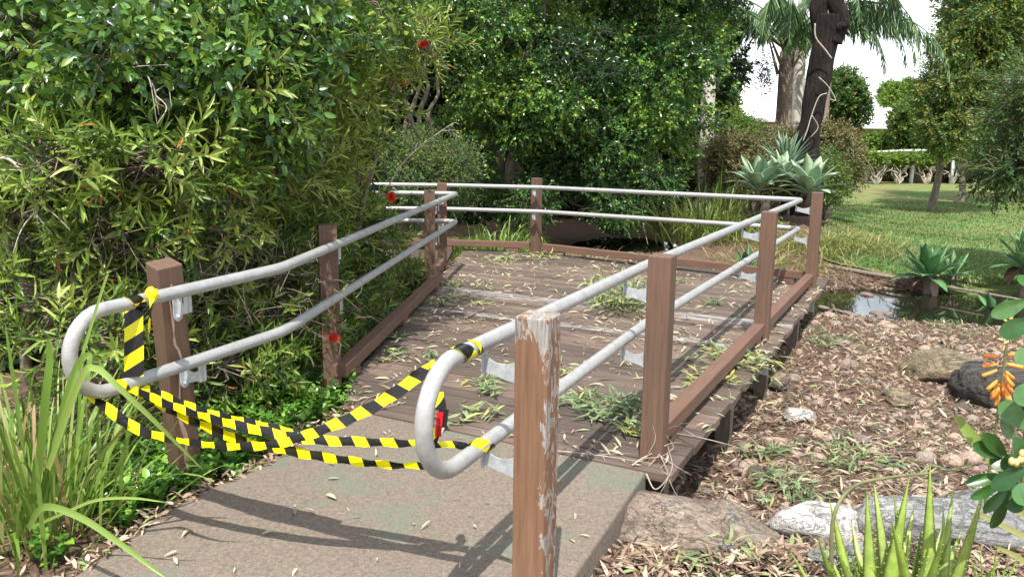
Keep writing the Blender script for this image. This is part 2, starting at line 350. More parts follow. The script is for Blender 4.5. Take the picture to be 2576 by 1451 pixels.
def tubes(A, B, r0, r1, sides=4):
    A = np.asarray(A, float); B = np.asarray(B, float); n = len(A)
    if n == 0: return np.zeros((0, 3)), [np.zeros((0, 4), int)]
    T = nrm(B-A); u = nrm(np.cross(T, np.where(np.abs(T[:, 2:3]) > .9, [[1., 0, 0]], [[0, 0, 1.]]))); w = np.cross(T, u)
    a = np.arange(sides)/sides*2*np.pi; r0 = np.broadcast_to(r0, (n,)); r1 = np.broadcast_to(r1, (n,))
    ring = np.cos(a)[None, :, None]*u[:, None]+np.sin(a)[None, :, None]*w[:, None]
    V = np.stack([A[:, None]+ring*r0[:, None, None], B[:, None]+ring*r1[:, None, None]], 1).reshape(-1, 3)
    o = (np.arange(n)*2*sides)[:, None]; j = np.arange(sides)[None]; k = (j+1) % sides
    return V, [np.stack([o+j, o+k, o+sides+k, o+sides+j], -1).reshape(-1, 4)]
# leaf templates: (along, across, up)
T_LANCE = (np.array([(0, 0, 0), (.3, .42, .10), (.3, 0, 0), (.3, -.42, .10), (.68, .40, .04), (.68, 0, -.06), (.68, -.40, .04), (1, 0, -.14)]),
           [np.array([(0, 2, 1), (0, 3, 2), (4, 5, 7), (5, 6, 7)]), np.array([(1, 2, 5, 4), (2, 3, 6, 5)])])
T_OVAL = (np.array([(0, 0, 0), (.28, .46, .10), (.3, 0, 0), (.28, -.46, .10), (.7, .40, .02), (.7, 0, -.08), (.7, -.40, .02), (1, 0, -.2)]), T_LANCE[1])
T_QUAD = (np.array([(0, 0, 0), (.45, .5, .12), (1, 0, -.1), (.45, -.5, .12)]), [np.array([(0, 2, 1), (0, 3, 2)])])
T_CURL = (np.array([(0, -.1, 0), (0, .1, 0), (.3, .5, .12), (.3, -.5, .10), (.65, .42, .10), (.65, -.42, .14), (1, .05, -.05), (1, -.05, -.05)]),
          [np.array([(0, 3, 2, 1), (3, 5, 4, 2), (5, 7, 6, 4)])])
def leaves(P, D, U, Ln, Wd, tint, tmpl, bend=None):
    P = np.asarray(P); n = len(P); D = nrm(D); Sx = nrm(np.cross(D, U)); Un = np.cross(Sx, D)
    tv, tf = tmpl; k = len(tv)
    a = tv[:, 0][None, :]*Ln[:, None]; b = tv[:, 1][None, :]*Wd[:, None]; c = tv[:, 2][None, :]*Ln[:, None]*.6
    if bend is not None: b = b+(tv[:, 0][None]**2)*(bend*Ln)[:, None]
    V = P[:, None]+a[..., None]*D[:, None]+b[..., None]*Sx[:, None]+c[..., None]*Un[:, None]
    o = (np.arange(n)*k)[:, None, None]
    return V.reshape(-1, 3), [(f[None]+o).reshape(-1, f.shape[1]) for f in tf], np.repeat(np.clip(tint, 0, 1), k)
def merge_leaves(L_):
    V, Fs = join([(v, f) for v, f, t in L_]); return V, Fs, np.concatenate([t for v, f, t in L_])
def rdir(n): return nrm(rng.normal(size=(n, 3)))
def twigs(blobs, m, Lr, Wr, tmpl, ang=(45, 75), tl=(.12, .28), tbase=.4, tvar=.25, droop=.0, shell=.45, out=.9, upb=.25, gap=.0):
    """leafy twigs filling ellipsoids: blobs = (centre, radii, count); returns leaves + twig segments"""
    LV = []; A = []; B = []
    for bl_ in blobs:
        c, r, n = bl_[:3]; dt = bl_[3] if len(bl_) > 3 else 0.0; d = rdir(n); rr = (shell+(1-shell)*rng.random(n)**.6)[:, None]
        c = np.array(list(c)); r = np.array(r); p = c+d*r*rr
        if gap:
            q = p*4.2; s = np.sin(q[:, 0]*1.3+q[:, 2])*np.sin(q[:, 1]*1.1+q[:, 2]*.7)*np.cos(q[:, 2]*1.4-q[:, 0]*.6)
            keep = s > -1+gap*1.0; keep |= rng.random(n) < .25; p = p[keep]; d = d[keep]
        n = len(p); ax = nrm(d*out+rng.normal(size=(n, 3))*.55+np.array([0, 0, upb-droop]))
        tlen = rng.uniform(*tl, n); A.append(p); B.append(p+ax*tlen[:, None])
        u = nrm(np.cross(ax, rdir(n))); w = np.cross(ax, u)
        s = (np.arange(m)+.6)/m; az = np.arange(m)*2.4+rng.random((n, 1))*6.28+rng.normal(size=(n, m))*.3
        an = np.radians(rng.uniform(*ang, (n, m)))*(1.15-.65*s)
        rad = np.cos(az)[..., None]*u[:, None]+np.sin(az)[..., None]*w[:, None]
        D = ax[:, None]*np.cos(an)[..., None]+rad*np.sin(an)[..., None]; D[..., 2] -= droop
        U = ax[:, None]*np.sin(an)[..., None]-rad*np.cos(an)[..., None]+rng.normal(size=(n, m, 3))*.25
        pos = p[:, None]+ax[:, None]*(tlen[:, None]*s)[..., None]
        tn = tbase+dt+rng.normal(size=(n, 1))*tvar*.7+rng.normal(size=(n, m))*tvar*.5
        Ln = rng.uniform(*Lr, (n, m)); Wd = rng.uniform(*Wr, (n, m))
        tn = np.where(rng.random(tn.shape) < .012, 1.0, np.minimum(tn, .92)); f = lambda x: x.reshape(-1, *x.shape[2:])
        LV.append(leaves(f(pos), f(D), f(U), Ln.ravel(), Wd.ravel(), tn.ravel(), tmpl))
    return merge_leaves(LV), np.concatenate(A), np.concatenate(B)
def limbs(base, tips, r0, r1, jig=.08, seg=6, sides=7):
    out = []
    for tp in tips:
        b = np.array(list(base)); e = np.array(list(tp)); t = np.linspace(0, 1, seg+1)[:, None]
        mid = b+(e-b)*t; mid[:, 2] += np.sin(t[:, 0]*np.pi)*jig*np.linalg.norm(e-b)*.5
        mid[1:-1] += rng.normal(size=(seg-1, 3))*jig*np.linalg.norm(e-b)*.25
        P = smooth_path(mid, 3); out.append(sweep(P, np.linspace(r0, r1, len(P)), sides))
    return out
def plant(name, label, cat, base, crown, trunk=None, lm='park', tm='bark', group=None, crown_name='crown', trunk_name='trunk', twigm=None):
    b = np.array(list(base)); t = thing(name, label, cat, tuple(b), group)
    if crown is not None:
        V, Fs, tn = crown; obj(crown_name, mesh(crown_name, V-b, Fs, lm, tn), t)
    if trunk: V, Fs = join(trunk); obj(trunk_name, mesh(trunk_name, V-b, Fs, tm), t)
    if twigm: V, Fs = twigm; obj('twigs', mesh('twigs', V-b, Fs, 'twig'), t)
    return t

# ------------------------------------------------------------ the ground
def sm(x, a, b):
    t = np.clip((x-a)/(b-a), 0, 1); return t*t*(3-2*t)
POND = (G(2330, 772, -.47), G(1630, 618, -.47))
def hfun(x, y):
    x = np.asarray(x, float); y = np.asarray(y, float)
    bed = -.36+.03*np.sin(x*1.7+y)*np.cos(y*1.3)+.02*np.sin(x*5.1)*np.sin(y*4.3)
    near = sm(-y, -3.75, -3.05); h = bed+(-.13-bed)*near                      # bank at the end of the path
    lft = sm(-x-.06*(y-4), .75, 1.05)*sm(-y, -8.5, -5.5); h = h+(-.07-h)*lft                # garden bed on the left
    p = POND[0]; q = ((x-p.x)/2.1)**2+((y-p.y+.10*(x-p.x))/1.15)**2; h = h-.34*np.exp(-q*q*.9)*(1-near)
    p = POND[1]; q = ((x-p.x)/1.8)**2+((y-p.y)/1.5)**2; h = h-.26*np.exp(-q*1.2)
    q = ((x-5.3)/1.6)**2+((y-15.3)/1.8)**2; h = h+.55*np.exp(-q)
    dd = (x-.79)*.885-(y-3.63)*.465; h = h-.10*np.exp(-((dd+.02)/.38)**2)*sm(y, 3.75, 4.2)*sm(-y, -8.2, -7.0)
    far = sm(y, 17, 45); h = h*(1-far)+(-.30)*far
    return h
def gz(x, y): return float(hfun(x, y))
xs = np.concatenate([np.linspace(-300, -12, 18)[:-1], np.linspace(-12, -4, 30)[:-1], np.linspace(-4, 7, 150)[:-1], np.linspace(7, 25, 60)[:-1], np.linspace(25, 400, 20)])
ys = np.concatenate([np.linspace(-60, -2, 12)[:-1], np.linspace(-2, 17, 230)[:-1], np.linspace(17, 60, 60)[:-1], np.linspace(60, 700, 16)])
X, Y = np.meshgrid(xs, ys); Z = hfun(X, Y); Vg = np.stack([X, Y, Z], -1).reshape(-1, 3)
def grid(nx, ny):
    i = np.arange(ny-1)[:, None]*nx; j = np.arange(nx-1)[None]
    return np.stack([i+j, i+j+1, i+nx+j+1, i+nx+j], -1).reshape(-1, 4)
tag(obj('ground', mesh('ground', Vg, grid(len(xs), len(ys)), 'ground')), kind='structure')
# lawn: sheet following the ground, from the creek bank back
LE = [(2060, 655), (2120, 668), (2250, 690), (2400, 712), (2576, 745), (2900, 800)]
LEW = [G(a, b, -.32) for a, b in LE]
nx_, ny_ = 90, 120; lx = []; 
for j in range(ny_+1):
    v = (j/ny_)**1.6
    for i in range(nx_+1):
        u = i/nx_; k = min(int(u*5), 4); f = u*5-k; a = LEW[k].lerp(LEW[k+1], f)
        yb = 45.0; lx0 = 2.6+.0*v; xl = a.x+(1-u)*(G(2150, 445, -.3).x-LEW[0].x)*v+u*38*v
        x = xl; y = a.y+(yb-a.y)*v; lx.append((x, y, gz(x, y)+.03))
tag(obj('lawn', mesh('lawn', lx, grid(nx_+1, ny_+1), 'lawn')), kind='structure')
def inlawn(n, ymin=11.0, ymax=26):
    out = []
    while len(out) < n:
        k = rng.random((n*2, 2)); v = k[:, 0]**1.3; y = 11+v*(ymax-11); x = 3+k[:, 1]*(y*.66-2)
        for a, b in zip(x, y):
            u0 = LEW[0]; e = LEW[0].y+(a-LEW[0].x)*(LEW[4].y-LEW[0].y)/(LEW[4].x-LEW[0].x)
            xe = LEW[0].x+(b-LEW[0].y)*(G(2150, 445, -.3).x-LEW[0].x)/(45-LEW[0].y)
            if b > e+.05 and a > xe: out.append((a, b))
    o = np.array(out[:n]); return o
def blades(P, az, el, Ln, Wd, droop, tint, k=6, fold=0, tw=0):
    """arching strap blades"""
    n = len(P); t = np.linspace(0, 1, k+1)[None]; h = np.cos(el)[:, None]*Ln[:, None]*t*(1+.25*droop[:, None]*t)
    z = np.sin(el)[:, None]*Ln[:, None]*t-droop[:, None]*Ln[:, None]*t**2.4*.75
    dx = np.cos(az)[:, None]; dy = np.sin(az)[:, None]
    C = np.stack([P[:, 0:1]+dx*h, P[:, 1:2]+dy*h, P[:, 2:3]+z], -1)
    a2 = az+tw; sx = np.stack([-np.sin(a2), np.cos(a2), np.zeros(n)], -1)[:, None]
    w = (Wd[:, None]*np.minimum(1, .55+t*1.5)*np.sqrt(np.clip(1-t**3, 0.0004, 1)))[..., None]*.5
    V = np.stack([C-sx*w, C+sx*w], 2).reshape(-1, 3)
    o = (np.arange(n)*(k+1)*2)[:, None]; j = np.arange(k)[None]*2
    return V, [np.stack([o+j, o+j+1, o+j+3, o+j+2], -1).reshape(-1, 4)], np.repeat(tint, (k+1)*2)
pl = inlawn(42000); n = len(pl); P3 = np.column_stack([pl, hfun(pl[:, 0], pl[:, 1])+.028])
pat = np.sin(pl[:, 0]*1.1+np.sin(pl[:, 1]*.8)*2)*.25+.35
V, Fs, tn = blades(P3, rng.random(n)*6.28, rng.uniform(.5, 1.4, n), rng.uniform(.03, .075, n), rng.uniform(.006, .012, n)*(1+pl[:, 1]/18), rng.random(n)*.5, pat+rng.normal(size=n)*.22, 2)
tag(obj('lawn_grass', mesh('lawn_grass', V, Fs, 'lawnblade', tn)), 'short green and straw coloured grass of the lawn', 'grass', kind='stuff')
def pond(px0, py0, rx, ry, nm, jit=0, wz=-.47):
    c = G(px0, py0, wz); a = np.linspace(0, 6.283, 49)[:-1]
    V = [(c.x, c.y, wz)]+[(c.x+rx*math.cos(q), c.y+ry*math.sin(q), wz) for q in a]
    tag(obj(nm, mesh(nm, V, np.array([(0, i+1, (i+1) % 48+1) for i in range(48)]), 'water')), kind='structure')
pond(2330, 772, 2.9, 1.9, 'pond_water'); pond(1630, 618, 2.6, 2.2, 'creek_water')

# ------------------------------------------------------------ concrete path
pe = [(-1.75, -3.5), (-1.66, 2.5), (-1.60, 2.72), (-1.45, 3.34), (-1.15, 3.86), (-.97, 4.55), (.67, 3.685), (.237, 2.71), (-.30, 1.5), (-.3, -3.5)]
ns = len(pe); V = [(x, y, -.004) for x, y in pe]+[(x+(.015 if i in (6, 7, 8, 9) else 0), y, -.30) for i, (x, y) in enumerate(pe)]
me = bpy.data.meshes.new('path'); me.from_pydata(V, [], [tuple(range(ns))[::-1] if False else tuple(reversed(range(ns)))]+[(i, (i+1) % ns, (i+1) % ns+ns, i+ns) for i in range(ns)])
me.materials.append(M['concrete']); me.update()
po = tag(obj('path', me, bevel=.012), kind='structure')

# ------------------------------------------------------------ boardwalk
UD = math.atan2(-.443, .896)
ux, uy = math.cos(UD), math.sin(UD); vx, vy = -uy, ux
deck_root = thing('boardwalk', 'brown timber footbridge deck with kerb rails crossing the stony creek bed', 'boardwalk', (.9, 7, 0))
DR = Vector((.9, 7, 0))
poly = [(-1.03, 4.66), (.74, 3.60), (3.63, 9.02), (3.40, 9.62), (.40, 11.25), (-.70, 11.5), (-1.09, 5.03)]
poly = [(-.99, 4.57), (.79, 3.63), (3.76, 9.27), (.45, 11.2), (-.70, 11.5), (-1.09, 5.03)]
def touv(p): x, y = p[0]-DR.x, p[1]-DR.y; return (x*ux+y*uy, x*vx+y*vy)
PU = [touv(p) for p in poly]
def clip(pg, s, val):                  # keep s*v >= s*val
    out = []
    for i in range(len(pg)):
        a, b = pg[i], pg[(i+1) % len(pg)]; fa, fb = s*(a[1]-val), s*(b[1]-val)
        if fa >= 0: out.append(a)
        if fa*fb < 0: t = fa/(fa-fb); out.append((a[0]+(b[0]-a[0])*t, a[1]+(b[1]-a[1])*t))
    return out
def prism(pg, z0, z1):
    n = len(pg); V = [(a, b, z0) for a, b in pg]+[(a, b, z1) for a, b in pg]
    return V, [tuple(reversed(range(n))), tuple(range(n, 2*n))]+[(i, (i+1) % n, (i+1) % n+n, i+n) for i in range(n)]
rotq = (0, 0, UD); vmin = min(p[1] for p in PU); vmax = max(p[1] for p in PU)
bv, bfc = [], []; btint = []; bw = .138; k = 0; v = vmin+.004
grey_v = [touv(G(1540, 835))[1], touv(G(1760, 790))[1], touv(G(1780, 803))[1]]
while v < vmax-.03:
    pg = clip(clip(PU, 1, v), -1, v+bw-.011)
    if len(pg) > 2:
        e = random.uniform(-.012, .012); pg = [(a+(e if a > 0 else -e), b) for a, b in pg]
        dz = random.uniform(-.0015, .0015); V, Fc = prism(pg, -.048, dz)
        isg = any(abs(v+bw/2-g) < bw/2 for g in grey_v[:1]) or any(abs(v+bw/2-g) < bw/2 for g in grey_v[1:])
        if isg:
            m_ = bpy.data.meshes.new('deck_board'); m_.from_pydata(V, [], Fc); m_.materials.append(M['deckgrey'])
            o = obj('deck_board', m_, deck_root, (0, 0, 0), rotq, bevel=.003); o['label'] = 'bare weathered grey board'
        else:
            btint += [random.random()]*len(V); n0 = len(bv); bv += V; bfc += [tuple(i+n0 for i in f) for f in Fc]
    v += bw
m_ = bpy.data.meshes.new('decking'); m_.from_pydata(bv, [], bfc); m_.materials.append(M['deck'])
a_t = m_.attributes.new('tint', 'FLOAT', 'POINT'); a_t.data.foreach_set('value', np.array(btint, np.float32))
obj('decking', m_, deck_root, (0, 0, 0), rotq, bevel=.003)
# left arm of the walk, half hidden behind the shrubs
bv, bfc = [], []
for i in range(40):
    x = -.86-.14*i; V, Fc = prism([(x-.133-DR.x, 9.35+.04*i*.14-DR.y), (x-DR.x, 9.35+.04*i*.14-DR.y), (x-DR.x, 11.5-DR.y), (x-.133-DR.x, 11.5-DR.y)], -.048, 0)
    n0 = len(bv); bv += V; bfc += [tuple(q+n0 for q in f) for f in Fc]
m_ = bpy.data.meshes.new('side_decking'); m_.from_pydata(bv, [], bfc); m_.materials.append(M['deck']); obj('side_decking', m_, deck_root)
def beam(a, b, w=.09, h=.085, z=.105, nm='kerb_rail', mat='beam', blocks=True, trim=.0):
    a = Vector(a); b = Vector(b); d = b-a; Lh = d.length/2; c = (a+b)/2; ang = math.atan2(d.y, d.x)
    V, Fc = box(-Lh+trim, Lh-trim, -w/2, w/2, -h/2, h/2)
    o = obj(nm, mesh(nm, V, Fc, mat), deck_root, (c.x-DR.x, c.y-DR.y, z), (0, 0, ang), bevel=.005)
    if blocks:
        nb = max(2, int(Lh*2/1.1)); pr = []
        for i in range(nb):
            x = -Lh+trim+.25+(2*Lh-2*trim-.5)*i/(nb-1); V, Fc = box(-.09, .09, -w/2+.006, w/2-.006, -z+.001, -h/2-.001)
            obj('packing_block', mesh('packing_block', V, Fc, 'beam'), o, (x, 0, 0), bevel=.003)
    return o
PO = {'P2': (.085, 2.49), 'P3': (.735, 3.85), 'P4': (2.04, 6.32), 'P5': (3.344, 8.776), 'P7': (.33, 11.23),
      'PL2': (-1.18, 5.03), 'PL3': (-.884, 8.45), 'P6': (-.87, 9.78)}
def off(p, a, d): return (p[0]+math.cos(a)*d, p[1]+math.sin(a)*d)
RA = math.atan2(4.926, 2.609)
hp = .066
def seg(a, b, e0=hp, e1=hp, sh=0):
    a = Vector(a); b = Vector(b); d = (b-a).normalized(); nn = Vector((-d.y, d.x)); return (a+d*e0+nn*sh, b-d*e1+nn*sh)
beam(*seg(PO['P3'], PO['P4'], hp, -.02, .012)); beam(*seg(PO['P4'], PO['P5'], .085, -.02, .012))
beam(*seg((PO['P5'][0]-.02, PO['P5'][1]+.12), (PO['P7'][0]+.05, PO['P7'][1]-.12), -.05, hp+.01)); beam(*seg((PO['P7'][0], PO['P7'][1]-.02), (-1.2, 11.42), .085, 0)); beam((-1.2, 11.42), (-6, 11.4))
beam(*seg((PO['PL2'][0]+.075, PO['PL2'][1]), (PO['PL3'][0]+.075, PO['PL3'][1]), -.06, -.1)); beam(*seg(PO['PL3'], PO['P6'], .1, .1))
beam((-.97, 9.5), (-6, 9.68))
# bearers, joists, stumps
for a, b in (((.72-.22, 3.72+.12), (3.58-.22, 9.37-.05)), ((-.75, 5.0), (-.4, 11.2)), ((-.0, 4.4), (2.0, 10.2))):
    beam(a, b, .09, .14, -.122, 'bearer', 'stump', False)
def stump(x, y, z1=-.05):
    V, Fc = box(-.05, .05, -.05, .05, gz(x, y)-.2, z1); o = obj('stump', mesh('stump', V, Fc, 'stump'), deck_root, (x-DR.x, y-DR.y, 0), (0, 0, UD), bevel=.004)
    return o
def disc(c, nrmv, r, th, sides=12):
    c = np.array(list(c)); d = np.array(list(nrmv)); return sweep([c, c+d*th], r, sides)
for k_, (x, y) in enumerate([(.86, 3.92), (2.14, 6.28), (3.42, 8.72), (1.5, 5.08), (2.8, 7.52)]):
    if k_ < 3: x -= .02; y += .0
    s_ = stump(x-.06, y+.02)
    if k_ in (1, 2):
        q = box(-.052, .052, -.064, -.0505, -.27, -.15); V, Fc = join([q]); pl_ = obj('bolt_plate', mesh('bolt_plate', V, Fc, 'zinc'), s_, bevel=.002)
        V, Fc = disc((0, -.064, -.21), (0, -1, 0), .016, .014, 6); obj('bolt', mesh('bolt', V, Fc, 'zinc'), pl_)
for x, y in ((-.9, 5.3), (-.8, 8.3), (-.5, 11.0), (.5, 10.9), (-2.5, 9.6), (-4.5, 9.6)): stump(x, y, -.19 if x > -.9 else -.05)

# ------------------------------------------------------------ railings
PS = .0575
def post(root, x, y, rot, z0=-.02, z1=1.05, top=None, mat='post', label=None):
    V, Fc = box(-PS, PS, -PS, PS, z0, z1); r = Vector(root.location)
    q = Quaternion((0, 0, 1), rot)
    if top is not None:
        d = (Vector(top)-Vector((x, y, 0))).normalized(); q = Vector((0, 0, 1)).rotation_difference(d) @ q
    o = obj('post', mesh('post', V, Fc, mat), root, Vector((x, y, 0))-r, q, bevel=.006)
    if label: o['label'] = label
    return o
ZU, ZL = .932, .60
def pipe_path(plan, loop, z0l):
    """plan: list of xy from the loop end outwards; upper run, U bend, lower run as ONE tube"""
    P = [Vector(p) for p in plan]; rad = (ZU-z0l)/2
    d0 = (P[0]-P[1]).normalized()
    def run(z):
        out = []
        for i, p in enumerate(P):
            if 0 < i < len(P)-1:
                a = (P[i-1]-p).normalized(); b = (P[i+1]-p).normalized(); r = min(.10, (P[i-1]-p).length/3)
                for t in np.linspace(0, 1, 7):
                    q = (p+a*r)*(1-t)**2+p*2*t*(1-t)+(p+b*r)*t*t; out.append((q.x, q.y, z))
            else: out.append((p.x, p.y, z))
        # refine
        R = []
        for a, b in zip(out[:-1], out[1:]):
            a = np.array(a); b = np.array(b); m = max(1, int(np.linalg.norm(b-a)/.25))
            for j in range(m): R.append(a+(b-a)*j/m)
        R.append(np.array(out[-1])); return R
    u = run(ZU); l = run(ZL); L1 = (P[1]-P[0]).length; arc = []
    for q in l: q[2] += (z0l-ZL)*max(0, 1-math.hypot(q[0]-P[0].x, q[1]-P[0].y)/L1)
    for t in np.linspace(0, math.pi, 15)[1:-1]:
        arc.append(np.array([P[0].x+d0.x*rad*math.sin(t), P[0].y+d0.y*rad*math.sin(t), (ZU+z0l)/2+rad*math.cos(t)]))
    return np.array(u[::-1]+arc+l)
def bracket(root, px, py, rx, ry, z):
    """zinc bracket: tab under the pipe, curved strap back to the post, rounded plate with bolt"""
    r0 = Vector(root.location); p = Vector((px, py, 0)); r = Vector((rx, ry, 0)); d = (r-p); dist = d.length; d.normalize()
    s = Vector((-d.y, d.x, 0)); start = PS+.001; parts = []
    # strap: swept plate with a concave top
    n = 7; V = []; th = .0025; w = .026
    for i in range(n):
        t = i/(n-1); x = start+(dist-start)*t; zt = -.036-.030*math.sin(t*math.pi)**.8; zb = -.128+.030*t
        for (a, b) in ((-th, zt), (th, zt), (th, zb), (-th, zb)): V.append(p+d*x+s*a+Vector((0, 0, z+b)))
    Fc = [(i*4+j, i*4+(j+1) % 4, i*4+4+(j+1) % 4, i*4+4+j) for i in range(n-1) for j in range(4)]+[(3, 2, 1, 0), (n*4-4, n*4-3, n*4-2, n*4-1)]
    parts.append((np.array([list(v) for v in V]), [np.array(Fc)]))
    def bx(a0, a1, b0, b1, c0, c1):
        v, f = box(a0, a1, b0, b1, c0, c1); v = np.array([list(p+d*q[0]+s*q[1]+Vector((0, 0, z+q[2]))) for q in v]); return v, [f]
    parts.append(bx(dist-.004, dist+.0, -.022, .022, -.104, -.022))             # upright tab under the pipe
    parts.append(bx(start-.0005, start+.004, -w, w, -.12, -.035))                  # plate on the post
    c = p+d*(start)+Vector((0, 0, z-.12)); parts.append(disc(c, d, w, .0038, 16))
    V, Fs = join(parts); V = V-np.array(list(r0)); o = obj('bracket', mesh('bracket', V, Fs, 'zinc', smooth=False), root)
    c = p+d*(start+.004)+Vector((0, 0, z-.125)); V, Fs = join([disc(c, d, .013, .004, 14), disc(c+d*.004, d, .009, .010, 6)])
    obj('bolt', mesh('bolt', V-np.array(list(r0)), Fs, 'zinc', smooth=False), o)
def nearest(plan, x, y):
    best = None
    for a, b in zip(plan[:-1], plan[1:]):
        a = Vector(a); b = Vector(b); t = max(0, min(1, (Vector((x, y))-a).dot(b-a)/(b-a).length_squared)); q = a+(b-a)*t
        if best is None or (q-Vector((x, y))).length < best[0]: best = ((q-Vector((x, y))).length, q)
    return best[1]
PR = .028
def railing(name, label, plan, posts, base):
    root = thing(name, label, 'railing', base, 'railings of the boardwalk')
    pth = pipe_path(plan, True, .570 if plan[0][0] > -.5 else .605); V, Fs = sweep(pth, PR, 18); obj('pipe_rail', mesh('pipe_rail', V-np.array(base), Fs, 'galv'), root)
    for k in posts:
        post(root, *k['a'], **k.get('k', {})); x, y = k['a'][0], k['a'][1]; tp = k.get('k', {}).get('top')
        for z in (ZU, ZL):
            cx, cy = (x, y) if tp is None else (x+(tp[0]-x)*z, y+(tp[1]-y)*z)
            q = nearest(plan, cx, cy); bracket(root, cx, cy, q.x, q.y, z)
    # welded sleeves on the pipe
    sl_ = []
    for (x, y), z in k.get('sleeves', []): pass
    return root
planR = [(-.178, 2.395), (.73, 4.27), (3.33, 9.22), (.36, 11.02), (-.95, 11.28), (-6, 11.22)]
planL = [(-1.59, 3.02), (-1.19, 4.03), (-.68, 9.60), (-1.5, 9.62), (-6, 9.75)]
right = railing('railing', 'galvanised pipe railing on brown posts along the right and far sides of the deck', planR, [
    dict(a=(*PO['P2'], UD+.03), k=dict(z0=-.34, mat='postpeel', label='front post with flaking paint showing grey wood')),
    dict(a=(*PO['P3'], UD)), dict(a=(*PO['P4'], UD)), dict(a=(*PO['P5'], UD)), dict(a=(*PO['P7'], -.75)),
    dict(a=(-2.7, 11.42, 0)), dict(a=(-4.9, 11.4, 0))], (1, 6, 0))
tp1 = at(412, 668, 3.46); bs1 = G(466, 1185, -.03)
left = railing('railing', 'galvanised pipe railing on brown posts along the left side beside the shrubs', planL, [
    dict(a=(bs1.x, bs1.y, -.72), k=dict(z0=-.2, z1=1.07, top=(tp1.x, tp1.y, 1.07), label='leaning front post with a filled crack')),
    dict(a=(*PO['PL2'], .33), k=dict(z0=-.2)), dict(a=(*PO['PL3'], .12)), dict(a=(*PO['P6'], .12), k=dict(z0=-.2)), dict(a=(-3.1, 9.5, 0))], (-1.2, 6, 0))
# crack in the leaning post
pd = (Vector((tp1.x, tp1.y, 1.07))-Vector((bs1.x, bs1.y, 0))).normalized(); q1 = Vector((0, 0, 1)).rotation_difference(pd) @ Quaternion((0, 0, 1), -.72)
cz = [(.99, .012), (.93, -.004), (.80, .0), (.70, -.002), (.66, .012), (.60, .022), (.55, .010), (.45, -.002), (.38, -.012), (.33, -.02), (.25, -.005), (.18, .006), (.10, -.004), (.0, .004)]
pts = smooth_path([Vector((PS+.0015, y-.012, z)) for z, y in cz], 4); ww = .0035+.003*np.abs(np.sin(pts[:, 2]*21)); ww[pts[:, 2] < .3] *= 1.8
V = np.concatenate([pts+np.stack([ww*0, -ww, ww*0], 1), pts+np.stack([ww*0, ww, ww*0], 1), pts+np.stack([ww*0+.002, ww*0, ww*0], 1)]); n = len(pts); i = np.arange(n-1)
Fc = np.vstack([np.stack([i, i+1, i+1+2*n, i+2*n], 1), np.stack([i+2*n, i+1+2*n, i+1+n, i+n], 1)])
pl1 = [c for c in left.children if c.name.startswith('post')][0]
obj('crack', mesh('crack', V, Fc, 'crack'), pl1)
# pipe sleeves (joints)
def sleeve(root, a, b, t, z, ln=.09):
    a = Vector(a); b = Vector(b); c = a+(b-a)*t; d = (b-a).normalized(); r0 = Vector(root.location)
    p0 = Vector((c.x, c.y, z))-r0; p1 = p0+Vector((d.x, d.y, 0))*ln
    V, Fs = sweep([p0, p0+(p1-p0)*.15, p0+(p1-p0)*.85, p1], [PR+.0005, PR+.0028, PR+.0028, PR+.0005], 18); obj('sleeve', mesh('sleeve', V, Fs, 'galv'), root)
for t, z in ((.02, ZU), (.46, ZU), (.02, ZL), (.47, ZL), (.43, ZL)): sleeve(right, planR[1], planR[2], t, z, .02 if t == .43 else .07)

# ------------------------------------------------------------ hazard tape
tape = thing('barrier_tape', 'yellow and black striped barrier tape strung across the path between the two railings', 'tape', (-.9, 2.7, 0))
TR = np.array([-.9, 2.7, 0])
def strand(pts, w, tw, nm='strand', crease=True, th=.0012):
    P = smooth_path(pts, 10); n = len(P); T = nrm(np.gradient(P, axis=0)); w = np.interp(np.linspace(0, 1, n), np.linspace(0, 1, len(w)), w)
    tw = np.interp(np.linspace(0, 1, n), np.linspace(0, 1, len(tw)), tw)
    w = w if nm != 'strand' or not crease else .050*np.minimum(1, w/.05+.15); tw = tw if nm != 'strand' or not crease else -1.62+.55*tw; s = nrm(np.cross(T, [0, 1., 0])); q = np.cross(T, s); d = np.cos(tw)[:, None]*s+np.sin(tw)[:, None]*q; nn = np.cross(T, d)
    ln = np.concatenate([[0], np.cumsum(np.linalg.norm(np.diff(P, axis=0), axis=1))]); rows = []; uv = []
    for c in (-1, -.33, .33, 1):
        wob = .0035*np.sin(ln*47+c*3) if crease else 0*ln
        rows.append(P+d*(w*c*.5)[:, None]+nn*(wob+.004*abs(c))[:, None]); uv.append(np.stack([ln, (c+1)*.5*.075+ln*0], 1))
    V = np.concatenate(rows); UV = np.concatenate(uv); i = np.arange(n-1)
    Fc = np.vstack([np.stack([r*n+i, r*n+i+1, (r+1)*n+i+1, (r+1)*n+i], 1) for r in range(3)])
    return obj(nm, mesh(nm, V-TR, Fc, 'tape', uv=UV), tape)
def px3(l, y0, y1):
    n = len(l); x0, x1 = l[0][0], l[-1][0]; return [at(a, b, y0+(y1-y0)*(a-x0)/(x1-x0)) for a, b in l]
strand(px3([(222, 992), (285, 1040), (350, 1083), (450, 1110), (570, 1124), (680, 1120), (760, 1100), (870, 1058), (960, 1012), (1050, 950), (1095, 915)], 2.98, 2.42),
       [.035, .04, .045, .055, .055, .05, .06, .06, .055, .045, .03], [.2, .9, .6, .1, .3, .6, .9, 1.2, 1.4, 1.5, 1.2])
strand(px3([(330, 978), (420, 1018), (500, 1045), (600, 1072), (720, 1098), (800, 1108), (940, 1114), (1060, 1118), (1150, 1122), (1215, 1125)], 3.09, 2.55),
       [.05, .06, .06, .05, .04, .035, .05, .055, .055, .06], [.3, .5, .2, .7, .9, 1.0, .5, .3, .2, .1])
